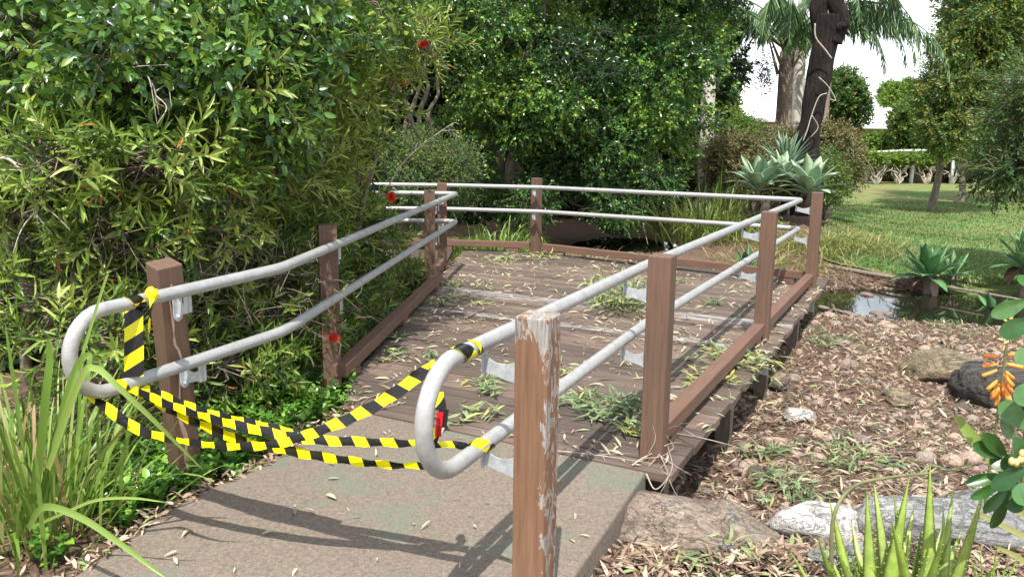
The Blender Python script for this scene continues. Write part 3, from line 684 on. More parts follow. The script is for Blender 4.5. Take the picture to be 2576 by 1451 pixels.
strand(px3([(345, 985), (440, 1040), (520, 1075), (590, 1105), (650, 1122), (700, 1130), (820, 1152), (950, 1169), (1060, 1174), (1150, 1168), (1190, 1155)], 3.11, 2.50),
       [.06, .06, .06, .05, .03, .03, .05, .06, .07, .07, .06], [.5, .2, .5, .8, 1.0, .9, .5, .2, .0, .0, .0])
strand(px3([(360, 975), (450, 1015), (540, 1045), (640, 1068), (740, 1090), (790, 1100)], 3.14, 2.85), [.05, .05, .045, .04, .03, .025], [.4, .7, .4, .6, .9, .9])
a_ = at(338, 752, 3.19); b_ = at(338, 948, 3.10)
o = strand([a_, a_.lerp(b_, .33), a_.lerp(b_, .66), b_], [.075, .078, .08, .08], [0, .05, -.03, 0], crease=False)
def wrap(c, d, turns, rad, w, nm='wrap', lean=.5):
    d = Vector(d).normalized(); s = d.cross(Vector((0, 0, 1))).normalized(); q = d.cross(s); n = int(28*turns); rows = [[], []]; uv = [[], []]
    for i in range(n+1):
        a = 6.283*turns*i/n; r = rad+.0015+.0015*i/n+.0012*math.sin(a*5); x = lean*.02*math.sin(a)+.004*i/n
        for k_, e in enumerate((-1, 1)):
            p = Vector(c)+d*(x+e*w/2)+(s*math.cos(a)+q*math.sin(a))*r; rows[k_].append(list(p)); uv[k_].append((a*rad, e*.02))
    V = np.array(rows[0]+rows[1]); i = np.arange(n); Fc = np.stack([i, i+1, i+n+2, i+n+1], 1)
    o = obj(nm, mesh(nm, V-TR, Fc, 'tape', uv=np.array(uv[0]+uv[1])), tape); return o
dR = Vector((.93, 1.92, 0)); dL = Vector((.435, 1.1, 0))
wrap((-.155, 2.44, ZU), dR, 2.2, PR, .070, lean=1.3); wrap((-.125, 2.50, ZU), dR, 1.4, PR, .022, lean=.6)
wrap((-.10, 2.56, .572), dR, 1.6, PR, .075, lean=1.8); wrap((-1.535, 3.16, ZU), dL, 2.0, PR, .06, lean=1.0); wrap((-1.572, 3.065, .604), dL, 1.2, PR, .03)
def knot(c, r, mat='tape'):
    v, f = icos(2); v = v*(1+.28*np.sin(v[:, :1]*9+v[:, 1:2]*7)*np.cos(v[:, 2:]*8)); V = v*r+np.array(list(c))
    obj('knot', mesh('knot', V-TR, f, mat, uv=V[:, :2]*2), tape)
def icos(sub):
    import bmesh
    bm = bmesh.new(); bmesh.ops.create_icosphere(bm, subdivisions=sub, radius=1); bm.verts.ensure_lookup_table()
    v = np.array([list(x.co) for x in bm.verts]); f = np.array([[q.index for q in p.verts] for p in bm.faces]); bm.free(); return v, f
c_ = at(384, 738, 3.17); knot(c_, np.array([.026, .024, .030]), 'tapeyellow'); c_ = at(1092, 925, 2.42); knot(c_, np.array([.014, .014, .02]))
strand([at(383, 750, 3.13), at(379, 790, 3.12), at(376, 840, 3.14)], [.03, .022, .008], [.3, 1.0, 1.4], 'tail')
p0, p1, p2, p3 = at(1108, 985, 2.62), at(1108, 1030, 2.60), at(1102, 1075, 2.60), at(1092, 1130, 2.60)
strand([p0, p0.lerp(p1, .5), p1], [.02, .035, .045], [0, .1, .1], 'tail')
def patch(a, b, w, mat, dy=0):
    a = Vector(a); b = Vector(b); V = [(a.x-w/2, a.y+dy, a.z), (a.x+w/2, a.y+dy, a.z), (b.x+w/2, b.y+dy, b.z), (b.x-w/2, b.y+dy, b.z), (a.x-w/2, a.y+dy+.002, a.z), (a.x+w/2, a.y+dy+.002, a.z), (b.x+w/2, b.y+dy+.002, b.z), (b.x-w/2, b.y+dy+.002, b.z)]
    return obj('printed_end', mesh('printed_end', np.array(V)-TR, np.array(BF), mat, smooth=False), tape)
patch(p1+Vector((.012, 0, 0)), p2+Vector((.012, 0, 0)), .034, 'tapeblack'); rp = patch(p1.lerp(p2, .1)+Vector((.0, 0, 0)), p2+Vector((.0, 0, -.03)), .022, 'tapered', -.006)
strand([p2, p2.lerp(p3, .5), p3], [.03, .02, .03], [0, .6, 1.2], 'tail')
tx = bpy.data.curves.new('lettering', 'FONT'); tx.body = 'DANGER'; tx.size = .017; tx.extrude = .0004; tx.align_x = 'CENTER'; tx.materials.append(M['tapeblack'])
to_ = bpy.data.objects.new('lettering', tx); COL.objects.link(to_); bpy.context.view_layer.update(); txm = bpy.data.meshes.new_from_object(to_.evaluated_get(bpy.context.evaluated_depsgraph_get())); bpy.data.objects.remove(to_)
pc = p1.lerp(p2, .8)+Vector((0, -.0075, -.008)); to = bpy.data.objects.new('lettering', txm); COL.objects.link(to); to.parent = rp
to.location = pc-Vector(TR)+Vector((.006, 0, 0)); to.rotation_euler = Matrix((( 0, -1, 0), (0, 0, -1), (1, 0, 0))).to_euler()

# ------------------------------------------------------------ shrubs on the left
def blob(px, py, Y, r, n): return (at(px, py, Y), r, n)
def segs(A, B, r0=.0022, r1=.001, frac=1.0):
    k = rng.random(len(A)) < frac; return tubes(A[k], B[k], r0, r1, 3)
def dead_twigs(c, r, n, ln=(.12, .45), up_=.1, r0=.003):
    c = np.array(list(c)); p = c+rdir(n)*np.array(r)*rng.random((n, 1))**.5; d = nrm(rng.normal(size=(n, 3))*[1, 1, .7]+[0, 0, up_])
    l = rng.uniform(*ln, (n, 1)); m = p+d*l*.5; d2 = nrm(d+rng.normal(size=(n, 3))*.5); e = m+d2*l*.5
    d3 = nrm(d+rng.normal(size=(n, 3))*.9); e2 = m+d3*l*.35
    return join([tubes(p, m, r0, r0*.7, 4), tubes(m, e, r0*.7, r0*.25, 4), tubes(m, e2, r0*.5, r0*.2, 3)])
def shrub(label, base, blobs, lm, m, Lr, Wr, tmpl, limbn=5, r0=.04, dead=None, group='shrubs along the left of the boardwalk', name='shrub', **k):
    cr, A, B = twigs(blobs, m, Lr, Wr, tmpl, **k); b = Vector(base)
    tips = [np.array(list(c)) for c, r, n, *_ in blobs]; tr = limbs(b, tips[:limbn+4], r0, .008, .12)
    idx = rng.choice(len(A), min(len(A), 500), replace=False); ce = np.array(tips)
    near = ce[np.argmin(np.linalg.norm(A[idx][:, None]-ce[None], axis=2), axis=1)]
    mid = (near+A[idx])/2+rng.normal(size=(len(idx), 3))*.06
    br = join([tubes(near, mid, .007, .005, 4), tubes(mid, A[idx], .005, .0025, 4)])
    tw_ = [segs(A, B)]+([dead_twigs(*d) for d in dead] if dead else [])
    return plant(name, label, 'shrub', b, cr, tr+[br], lm, 'twig', group, twigm=join(tw_))
# glossy broad-leaved shrub, top left
shrub('glossy dark green broad-leaved shrub at the top left above the bottlebrush', (-2.6, 5.6, -.1), [
    blob(120, 60, 4.7, (.42, .4, .34), 270), blob(330, 150, 4.4, (.40, .4, .28), 283), blob(560, 190, 4.6, (.38, .4, .26), 256), blob(700, 70, 5.0, (.42, .45, .3), 256),
    blob(430, -20, 4.9, (.6, .5, .3), 310), blob(250, 235, 4.5, (.34, .3, .18), 148), blob(640, 300, 4.7, (.30, .3, .2), 121), blob(0, 190, 5.0, (.35, .35, .3), 148), blob(60, -60, 5.0, (.55, .5, .3), 189), blob(850, -30, 5.6, (.5, .5, .3), 202)],
    'glossy', 10, (.05, .082), (.024, .040), T_OVAL, tbase=.58, tvar=.38, droop=.25, tl=(.14, .30))
bb = dict(tbase=.62, tvar=.30, upb=.35, tl=(.12, .34))
b1 = shrub('bottlebrush shrub with narrow yellow-green leaves leaning over the boardwalk rails', (-1.75, 7.2, -.2), [
    blob(810, 130, 6.2, (.45, .5, .32), 150), blob(950, 120, 6.5, (.35, .5, .20), 110), blob(820, 300, 5.9, (.42, .45, .30), 150), blob(660, 420, 5.4, (.45, .45, .30), 160),
    blob(920, 0, 6.8, (.42, .5, .22), 110), blob(760, 210, 5.5, (.40, .4, .28), 150), blob(760, 440, 6.2, (.34, .4, .26), 130), blob(1060, 105, 6.5, (.20, .25, .10), 45), blob(570, 350, 5.0, (.38, .35, .22), 120), blob(700, 30, 6.0, (.5, .5, .35), 150), blob(900, 250, 6.4, (.26, .4, .26), 90), blob(850, 530, 7.0, (.25, .4, .22), 90)],
    'bottle', 13, (.075, .12), (.013, .022), T_LANCE, **bb)
b2 = shrub('bottlebrush shrub with sprays of olive leaves and bare grey twigs at the left edge', (-3.0, 5.0, -.1), [
    blob(180, 420, 4.2, (.42, .35, .20), 90), blob(400, 400, 4.3, (.42, .35, .20), 105), blob(330, 600, 4.5, (.5, .4, .28), 80), blob(60, 540, 4.4, (.4, .4, .3), 60), blob(520, 500, 4.7, (.42, .4, .26), 95),
    blob(150, 760, 4.2, (.45, .4, .22), 60), blob(-60, 350, 4.5, (.4, .4, .4), 60), blob(600, 230, 4.7, (.40, .4, .22), 80), blob(220, 860, 4.0, (.4, .3, .15), 40)],
    'bottle', 12, (.08, .13), (.015, .026), T_LANCE, dead=[(at(60, 520, 4.4), (.6, .3, .5), 150, (.15, .6)), (at(330, 620, 4.4), (.7, .3, .4), 170, (.12, .5)), (at(560, 700, 4.7), (.6, .4, .35), 150, (.12, .45))], tbase=.55, tvar=.30, upb=.3)
b3 = shrub('dense low olive shrub filling the shade behind the left handrail', (-1.9, 5.8, -.1), [
    blob(560, 640, 5.2, (.55, .5, .30), 190), blob(690, 610, 5.9, (.42, .45, .32), 180), blob(775, 660, 6.0, (.28, .4, .30), 140), blob(850, 590, 7.0, (.26, .4, .24), 110), blob(640, 800, 5.1, (.5, .4, .28), 180), blob(775, 760, 6.0, (.24, .4, .24), 110),
    blob(420, 760, 4.8, (.5, .35, .30), 130), blob(560, 920, 4.6, (.42, .25, .18), 80), blob(800, 840, 5.7, (.12, .25, .10), 45), blob(650, 700, 5.4, (.35, .3, .25), 90), blob(905, 640, 7.8, (.18, .3, .2), 60), blob(900, 800, 6.6, (.13, .25, .13), 60), blob(955, 735, 7.4, (.14, .3, .14), 60), blob(995, 690, 8.3, (.15, .3, .15), 55), blob(855, 870, 5.9, (.12, .2, .12), 45), blob(945, 600, 8.3, (.26, .4, .28), 110), blob(650, 880, 5.2, (.28, .3, .14), 70)],
    'bottle', 12, (.06, .105), (.012, .022), T_LANCE, dead=[(at(600, 780, 5.0), (.8, .3, .4), 220, (.1, .45)), (at(790, 780, 6.0), (.3, .4, .3), 130, (.1, .3)), (at(450, 900, 4.7), (.5, .3, .3), 130, (.1, .4))], tbase=.42, tvar=.28, upb=.2)
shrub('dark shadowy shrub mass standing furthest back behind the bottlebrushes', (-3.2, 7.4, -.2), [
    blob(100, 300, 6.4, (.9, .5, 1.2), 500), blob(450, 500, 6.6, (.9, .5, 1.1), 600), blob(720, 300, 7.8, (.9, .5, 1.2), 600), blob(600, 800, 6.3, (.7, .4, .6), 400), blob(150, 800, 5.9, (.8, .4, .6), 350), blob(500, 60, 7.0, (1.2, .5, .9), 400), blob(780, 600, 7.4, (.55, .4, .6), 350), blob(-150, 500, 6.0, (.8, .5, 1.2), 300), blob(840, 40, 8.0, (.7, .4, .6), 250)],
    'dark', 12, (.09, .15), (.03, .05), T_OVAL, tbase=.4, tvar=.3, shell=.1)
# leaves in the photo that catch the eye: bottlebrush flowers (a brush of red filaments) with a seed-capsule stem
def brush(root, p, ax, ln=.07, r=.032, n=420):
    p = np.array(list(p)); ax = nrm(np.array(ax, float)); t = rng.random((n, 1)); d = nrm(rng.normal(size=(n, 3))+ax*.5); d = nrm(d-ax*(d@ax)[:, None]*.7)
    A = p+ax*t*ln; V, Fs = tubes(A, A+d*r*(.7+.5*rng.random((n, 1))), .0009, .0007, 3); b = np.array(list(root.location))
    obj('flower', mesh('flower', V-b, Fs, 'red'), root)
brush(b1, at(1057, 118, 6.3), (.5, -.3, .4)); brush(b1, at(982, 486, 5.9), (.2, -.4, -.6), .06, .035); brush(b3, at(832, 845, 4.85), (.7, -.5, -.2), .05, .028, 500)
brush(b1, at(1010, 215, 6.3), (.5, -.3, .4), .04, .02, 150); brush(b2, at(300, 495, 4.2), (.5, -.3, .4), .02, .012, 60); brush(b3, at(858, 920, 5.1), (.5, -.3, .4), .02, .015, 60)
def capsules(root, p, n=26):
    v, f = icos(1); pr = []
    for i in range(n):
        a = i*2.4; q = np.array(list(p))+[.008*math.cos(a), .008*math.sin(a), -i*.0042]; pr.append((v*.0045+q, [f]))
    V, Fs = join(pr); obj('seed_capsules', mesh('seed_capsules', V-np.array(list(root.location)), Fs, 'twigpale'), root)
capsules(b2, at(468, 455, 4.3)); capsules(b2, at(280, 520, 4.2), 18)
# pale bare branches hanging in front
def twig_thing(label, pts, r, mat='twigpale', cat='branch', name='dead_branch', subs=6, sl_=.25, group=None):
    P = smooth_path(pts, 8); b = P[0].copy(); pr = [sweep(P, np.linspace(r, r*.3, len(P)), 6)]
    for i in range(subs):
        k = rng.integers(len(P)//4, len(P)-2); d = nrm(P[k+1]-P[k]+rng.normal(size=3)*.7*np.linalg.norm(P[k+1]-P[k])); l = sl_*rng.uniform(.4, 1)
        Q = np.array([P[k], P[k]+d*l*.5+rng.normal(size=3)*.02, P[k]+d*l+rng.normal(size=3)*.05+[0, 0, -l*.2]]); pr.append(sweep(smooth_path(Q, 4), np.linspace(r*.5, r*.15, 9), 4))
    V, Fs = join(pr); return tag(obj(name, mesh(name, V-b, Fs, mat), loc=tuple(b)), label, cat, group)
twig_thing('pale bare branch forking down through the glossy leaves at the upper left', [at(310, 40, 4.3), at(325, 110, 4.2), at(350, 170, 4.15), at(385, 215, 4.1), at(400, 290, 4.1)], .009, subs=9)
twig_thing('pale arching dead branch hanging at the far left edge', [at(-20, 405, 4.0), at(20, 400, 3.95), at(60, 440, 3.9), at(88, 510, 3.9), at(95, 560, 3.9)], .010, subs=6)
twig_thing('lichen-pale broken branch stub across the dark leaves at the left', [at(20, 225, 4.6), at(90, 212, 4.45), at(120, 203, 4.4), at(158, 197, 4.35)], .016, subs=2)
twig_thing('thick grey limb slanting down behind the leaves at the left', [at(90, 380, 4.9), at(150, 450, 4.9), at(200, 560, 4.9), at(235, 700, 5.0)], .022, 'twig', subs=4)
twig_thing('thin yellow-stemmed gum twig standing up behind the far rail', [at(940, 540, 8.9), at(1000, 430, 9.0), at(1050, 375, 9.0), at(1110, 330, 9.0), at(1140, 312, 9.0)], .010, 'twigpale', subs=8, sl_=.4)

# ------------------------------------------------------------ strap grass, ground cover, pipe at the near left
def clump(label, name, base, n, Lr, Wd, mat='grass', spread=.16, el=(55, 88), droop=(.3, .9), tb=.5, group=None, az=None, k=8, cat='grass clump'):
    b = np.array(list(base)); P = np.column_stack([rng.normal(size=(n, 2))*spread*.5, np.zeros(n)]); a = np.arctan2(P[:, 1], P[:, 0])+rng.normal(size=n)*.6 if az is None else rng.normal(size=n)*az[1]+az[0]
    V, Fs, tn = blades(P, a, np.radians(rng.uniform(*el, n)), rng.uniform(*Lr, n), rng.uniform(*Wd, n), rng.uniform(*droop, n), tb+rng.normal(size=n)*.22, k, tw=rng.normal(size=n)*.7)
    t = thing(name, label, cat, tuple(b), group); obj('blades', mesh('blades', V, Fs, mat, np.clip(tn, 0, 1)), t)
    return t
gb = G(95, 1340, -.09)
g1 = clump('tall clump of broad strap grass at the near left beside the path', 'grass_clump', gb, 230, (.45, 1.0), (.009, .020), spread=.30, el=(58, 88), droop=(.15, .8), tb=.62, k=10)
clump('second strap grass clump behind it with blades bending towards the leaning post', 'grass_clump', G(60, 1180, -.08), 170, (.4, .85), (.009, .018), spread=.34, el=(50, 85), droop=(.2, .9), tb=.6, k=10)
clump('darker strap grass with drooping blades under the left handrail loop', 'grass_clump', G(235, 1150, -.08), 80, (.35, .62), (.010, .018), spread=.22, el=(45, 75), droop=(.6, 1.1), tb=.28, az=(.2, .9), k=9)
clump('dry brown dead leaf bases tangled at the foot of the near left grass', 'dry_grass', G(160, 1310, -.08), 150, (.15, .42), (.006, .014), spread=.3, el=(5, 60), droop=(.1, .5), tb=.97, k=5)
def blade_thing(label, pts, w, tint, side=(0, 0, 1)):
    P = smooth_path(pts, 8); n = len(P); T = nrm(np.gradient(P, axis=0)); s = nrm(np.cross(T, np.array([0, -1., .35]))); ww = w*np.sqrt(np.clip(1-np.linspace(0, 1, n)**2.5, .01, 1))*.5
    up_ = nrm(np.cross(s, T))*(w*.12); V = np.concatenate([P-s*ww[:, None], P-up_, P+s*ww[:, None]]); i = np.arange(n-1)
    Fc = np.vstack([np.stack([i, i+1, i+n+1, i+n], 1), np.stack([i+n, i+n+1, i+2*n+1, i+2*n], 1)])
    return P, (V, [Fc], np.full(3*n, tint))
bl = []
for pts, w, tn in (
    ([at(120, 1180, 2.75), at(200, 960, 2.62), at(240, 926, 2.60), at(300, 975, 2.58), at(400, 1070, 2.62), at(510, 1180, 2.72)], .024, .72),
    ([at(70, 1330, 2.80), at(110, 1275, 2.62), at(200, 1300, 2.48), at(300, 1365, 2.42), at(430, 1462, 2.36)], .026, .60),
    ([at(90, 1320, 2.85), at(160, 1290, 2.72), at(240, 1258, 2.66), at(330, 1252, 2.62), at(415, 1262, 2.62)], .012, .75),
    ([at(90, 1290, 2.9), at(130, 1130, 2.8), at(180, 980, 2.75), at(260, 720, 2.75), at(275, 690, 2.75)], .014, .62),
    ([at(80, 1290, 2.9), at(100, 1150, 2.8), at(115, 1000, 2.75), at(125, 900, 2.75), at(120, 850, 2.75)], .036, .40),
    ([at(100, 1290, 2.9), at(140, 1100, 2.8), at(190, 930, 2.75), at(225, 895, 2.72), at(215, 960, 2.7)], .030, .48)):
    bl.append(blade_thing('', pts, w, tn)[1])
V, Fs, tn = merge_leaves(bl); obj('long_blades', mesh('long_blades', V-gb, Fs, 'grass', tn), g1)
def rosettes(name, label, spots, cat, per=9, Lr=(.03, .05), Wf=.62, mat='cover', group=None, h=(.03, .12), loc=None, stuff=False, tmpl=T_OVAL, tb=.55):
    S_ = np.array([list(s) for s in spots]); n = len(S_); az = np.arange(per)*2.4+rng.random((n, 1))*6.28; el = np.radians(rng.uniform(5, 65, (n, per)))
    hh = rng.uniform(*h, (n, 1)); D = np.stack([np.cos(az)*np.cos(el), np.sin(az)*np.cos(el), np.sin(el)], -1); U = np.stack([-np.cos(az)*np.sin(el), -np.sin(az)*np.sin(el), np.cos(el)], -1)
    P = S_[:, None]+np.stack([az*0, az*0, hh*(np.arange(per)+1)/per+az*0], -1); Ln = rng.uniform(*Lr, (n, per)).ravel()
    V, Fs, tn = leaves(P.reshape(-1, 3), D.reshape(-1, 3), U.reshape(-1, 3), Ln, Ln*Wf*rng.uniform(.85, 1.1, len(Ln)), (tb+rng.normal(size=(n, per))*.22).ravel(), tmpl)
    st = tubes(S_, S_+np.column_stack([np.zeros((n, 2)), hh]), .003, .0015, 4)
    b = S_.mean(0) if loc is None else np.array(loc)
    if stuff: return tag(obj(name, mesh(name, V-b, Fs, mat, tn), loc=tuple(b)), label, cat, kind='stuff')
    t = thing(name, label, cat, tuple(b), group); obj('leaves', mesh('leaves', V-b, Fs, mat, tn), t); v, f = st; obj('stems', mesh('stems', v-b, f, 'stem_green'), t); return t
def scatter(pxs, n, z=-.07, jit=16):
    out = []
    while len(out) < n:
        (x0, y0), (x1, y1), w = pxs[rng.integers(len(pxs))]; t = rng.random(); p = G(x0+(x1-x0)*t+rng.normal()*w, y0+(y1-y0)*t+rng.normal()*w*.6, z)
        # stay off the slab
        ex = np.interp(p.y, [2.5, 2.72, 3.34, 3.86, 4.6, 8.45], [-1.67, -1.60, -1.45, -1.15, -.97, -.97]); 
        if p.x < ex-.03 and p.y < 9.6: out.append((p.x, p.y, z))
    return out
rosettes('ground_cover', 'round-leaved green ground cover creeping along the left edge of the path', scatter([((420, 1230), (640, 1140), 28), ((640, 1120), (900, 985), 30), ((520, 1060), (860, 960), 34), ((330, 1170), (560, 1180), 45), ((260, 1270), (400, 1260), 30), ((560, 1000), (760, 1020), 45)], 760), 'ground cover', 8, (.030, .058), .68, 'cover', h=(.01, .15), stuff=True, tb=.62)
for i, (px, py, lab) in enumerate([(395, 1180, 'round-leaved jade plant by the foot of the leaning post'), (150, 1425, 'small pale green plant at the near left corner of the path'), (330, 1330, 'small round-leaved plant spilling over the left kerb of the path')]):
    c = G(px, py, -.06); rosettes('small_plant', lab, [(c.x-.12*random.random(), c.y+.1*random.random(), -.06) for _ in range(7)], 'plant', 9, (.04, .06), .66, 'cover', h=(.03, .10), tb=.7)
c = G(238, 1200, -.05); d = G(455, 1188, -.05); P = smooth_path([c+Vector((0, 0, .01)), c.lerp(d, .5), d+Vector((0, 0, .0))], 6)
V, Fs = sweep(P-np.array(list(c)), .026, 14); pp = thing('drain_pipe', 'short pink plastic pipe lying in the plants left of the leaning post', 'pipe', tuple(c)); obj('pipe', mesh('pipe', V, Fs, 'pipeclay'), pp)
V, Fs = sweep(np.array([P[-1]-(P[-1]-P[-3])*.6, P[-1]+(P[-1]-P[-3])*.2])-np.array(list(c)), .032, 14); obj('socket', mesh('socket', V, Fs, 'pipeclay'), pp)

# ------------------------------------------------------------ trees behind the deck
def fig(label, base, blobs_, per, Lr, Wr, lm='fig', group='dense trees behind the deck', trunk=.12, tb=.45, droop=.45, limbs_=8, name='tree', cat='tree', m=9, tvar=.3, fill=0, trunk_mat='bark', tmpl=T_QUAD, limb_to=None, gap=0, tl=(.18, .4)):
    cr, A, B = twigs(blobs_, m, Lr, Wr, tmpl, tbase=tb, tvar=tvar, droop=droop, tl=tl, shell=.55, gap=gap)
    tips = [np.array(list(c)) for c, r, n, *_ in blobs_[:limbs_]]
    if limb_to: tips = [np.array(list(q)) for q in limb_to]
    tr = limbs(base, tips, trunk, trunk*.2, .10, 7, 9)
    return plant(name, label, cat, base, cr, tr, lm, trunk_mat, group, twigm=segs(A, B, .004, .002, .6))
def clumps(px0, px1, py0, py1, Y0, Y1, r, n, cnt, shape=None):
    out = []
    for _ in range(n):
        for _t in range(40):
            a, b = rng.uniform(px0, px1), rng.uniform(py0, py1)
            if shape is None or shape(a, b): break
        s = rng.uniform(.65, 1.25)*r
        out.append((at(a, b, rng.uniform(Y0, Y1)), (s, s*.8, s*.85), int(cnt*s*s/(r*r))))
    return out
def lobes(spec, per, cr_, cnt, n_up=-.35, dtv=.18):
    out = []
    for px, py, Y, Rr in spec:
        c = np.array(list(at(px, py, Y))); k = int(per*(Rr/.7)**2); dt = rng.normal()*dtv
        while k > 0:
            d = rdir(1)[0]
            if d[2] < n_up or d[1] > .45: continue
            s = rng.uniform(.75, 1.25)*cr_; out.append((Vector(c+d*np.array([1, .9, .85])*Rr*rng.uniform(.82, 1.05)), (s, s, s*.7), int(cnt*(s/cr_)**2), dt+rng.normal()*.06)); k -= 1
    return out
def lobespec(box_, Y0, Y1, R0, R1, n, shape=None, sep=.75):
    px0, px1, py0, py1 = box_; out = []; tries = 0
    while len(out) < n and tries < 6000:
        tries += 1; a, b, Y, Rr = rng.uniform(px0, px1), rng.uniform(py0, py1), rng.uniform(Y0, Y1), rng.uniform(R0, R1)
        if shape and not shape(a, b): continue
        rp = Rr/Y*2000
        if all(math.hypot(a-o[0], b-o[1]) > sep*(rp+o[3]/o[2]*2000)*.6 for o in out): out.append((a, b, Y, Rr))
    return out
def ell(cx, cy, rx, ry, e=2.6): return lambda a, b: abs((a-cx)/rx)**e+abs((b-cy)/ry)**e < 1
FK = dict(tvar=.42, tl=(.12, .28), tb=.55, droop=.35)
f1 = fig('dense weeping fig with small bright leaves in the centre beyond the far railing', at(1310, 560, 15.6), lobes(lobespec((1190, 1440, -120, 430), 14.2, 15.8, .55, .95, 24, ell(1315, 170, 125, 290, 2.4)), 15, .25, 24), 0, (.055, .09), (.032, .052), **FK)
f2 = fig('taller weeping fig with a rounded bulging crown to the right of centre', at(1660, 580, 16.8), lobes(lobespec((1480, 1790, -140, 440), 15.0, 16.8, .6, 1.0, 34, lambda a, b: 1475 < a < np.interp(b, [-180, 80, 170, 300, 400, 470], [1790, 1785, 1750, 1725, 1690, 1650])), 15, .27, 25), 0, (.06, .095), (.034, .056), **FK)
f3 = fig('lower hanging skirts of dark fig foliage drooping to the creek behind the far rail', at(1560, 590, 16.2), clumps(1200, 1700, 430, 530, 14.6, 16.0, .30, 36, 100, lambda a, b: b < 450+80*abs(math.sin(a*.013))), 0, (.05, .08), (.028, .045), tb=.42, trunk=.05)
fig('thin multi-stemmed tree with grey trunks in the dark gap left of the centre fig', at(1050, 560, 14.6), clumps(930, 1130, -150, 90, 14.0, 15.8, .5, 20, 160)+[(at(1040, -330, 14.8), (1.5, 1.9, .7), 900), (at(880, -300, 13.6), (1.3, 1.6, .7), 700)], 0, (.05, .08), (.028, .045), tb=.35, trunk=.07,  # last two blobs: unseen high canopy, added to shade the gap below
    limb_to=[at(1010, 60, 14.2), at(1085, 40, 14.8), at(1120, 120, 14.6), at(960, 120, 14.9), at(1045, 100, 14.4), at(1000, 180, 14.4)])
fig('fine-leaved green shrub low in the gap between the bottlebrush and the centre fig', at(1040, 560, 12.8), clumps(930, 1150, 385, 520, 12.4, 13.4, .30, 34, 140, ell(1040, 465, 115, 85)), 0, (.04, .06), (.02, .03), 'park', tb=.42, trunk=.04, droop=.1, name='shrub', cat='shrub')
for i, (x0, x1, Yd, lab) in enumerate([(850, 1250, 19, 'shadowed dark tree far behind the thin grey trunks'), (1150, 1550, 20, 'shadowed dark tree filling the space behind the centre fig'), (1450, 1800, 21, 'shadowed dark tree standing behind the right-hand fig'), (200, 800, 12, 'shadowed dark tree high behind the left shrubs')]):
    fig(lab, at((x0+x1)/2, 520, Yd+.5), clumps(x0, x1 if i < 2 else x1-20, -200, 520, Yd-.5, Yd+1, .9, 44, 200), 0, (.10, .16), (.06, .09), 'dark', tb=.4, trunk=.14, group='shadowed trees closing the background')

# tussocks beyond the far rail
def tuss(label, px, py, Y, n, Lr, wd, tb=.4, mat='tuss', sp=.5, el=(45, 85), dr=(.5, 1.1), name='tussock_grass'):
    p = at(px, py, Y); p.z = gz(p.x, p.y); return clump(label, name, p, n, Lr, wd, mat, sp, el, dr, tb, 'tussocks around the deck', cat='tussock')
tuss('strap-leaved tussock drooping pale blades behind the far rail left of the middle post', 1240, 600, 12.7, 330, (.7, 1.15), (.012, .022), .42, 'grass', .6)
tuss('smaller tussock to the left of it near the corner post', 1160, 610, 12.6, 140, (.5, .85), (.012, .02), .5, 'grass', .4)
tuss('tall upright golden-tipped tussock beside the right-hand fig', 1770, 560, 15.0, 420, (1.0, 1.7), (.016, .028), .42, 'tuss', .8, (55, 88), (.3, .9))
tuss('green grass tussock between the tall tussock and the pale agaves', 1850, 575, 14.6, 220, (.6, 1.0), (.014, .024), .5, 'grass', .7)
tuss('straw-coloured tussock sprawling onto the lawn behind the corner post', 2110, 560, 13.6, 480, (.3, .58), (.012, .02), .62, 'tuss', .9, (25, 70), (.5, 1.0))
tuss('yellowed tussock below the pale agaves', 2010, 575, 13.4, 340, (.35, .7), (.012, .02), .68, 'tuss', .9, (25, 75), (.5, 1.0))
tuss('dry grass tussock on the creek bank behind the last right-hand post', 1930, 625, 12.3, 260, (.35, .7), (.01, .016), .75, 'tuss', .9, (15, 65), (.4, .9))
tuss('low dead grass heap at the creek edge beyond the far kerb', 1480, 640, 12.6, 260, (.3, .7), (.006, .011), .85, 'tuss', .9, (2, 25), (.05, .3))
tuss('bronze sword-leaved plant behind the golden tussock', 1800, 400, 17.5, 40, (.9, 1.5), (.05, .08), .15, 'grass', .4, (60, 88), (.0, .3))
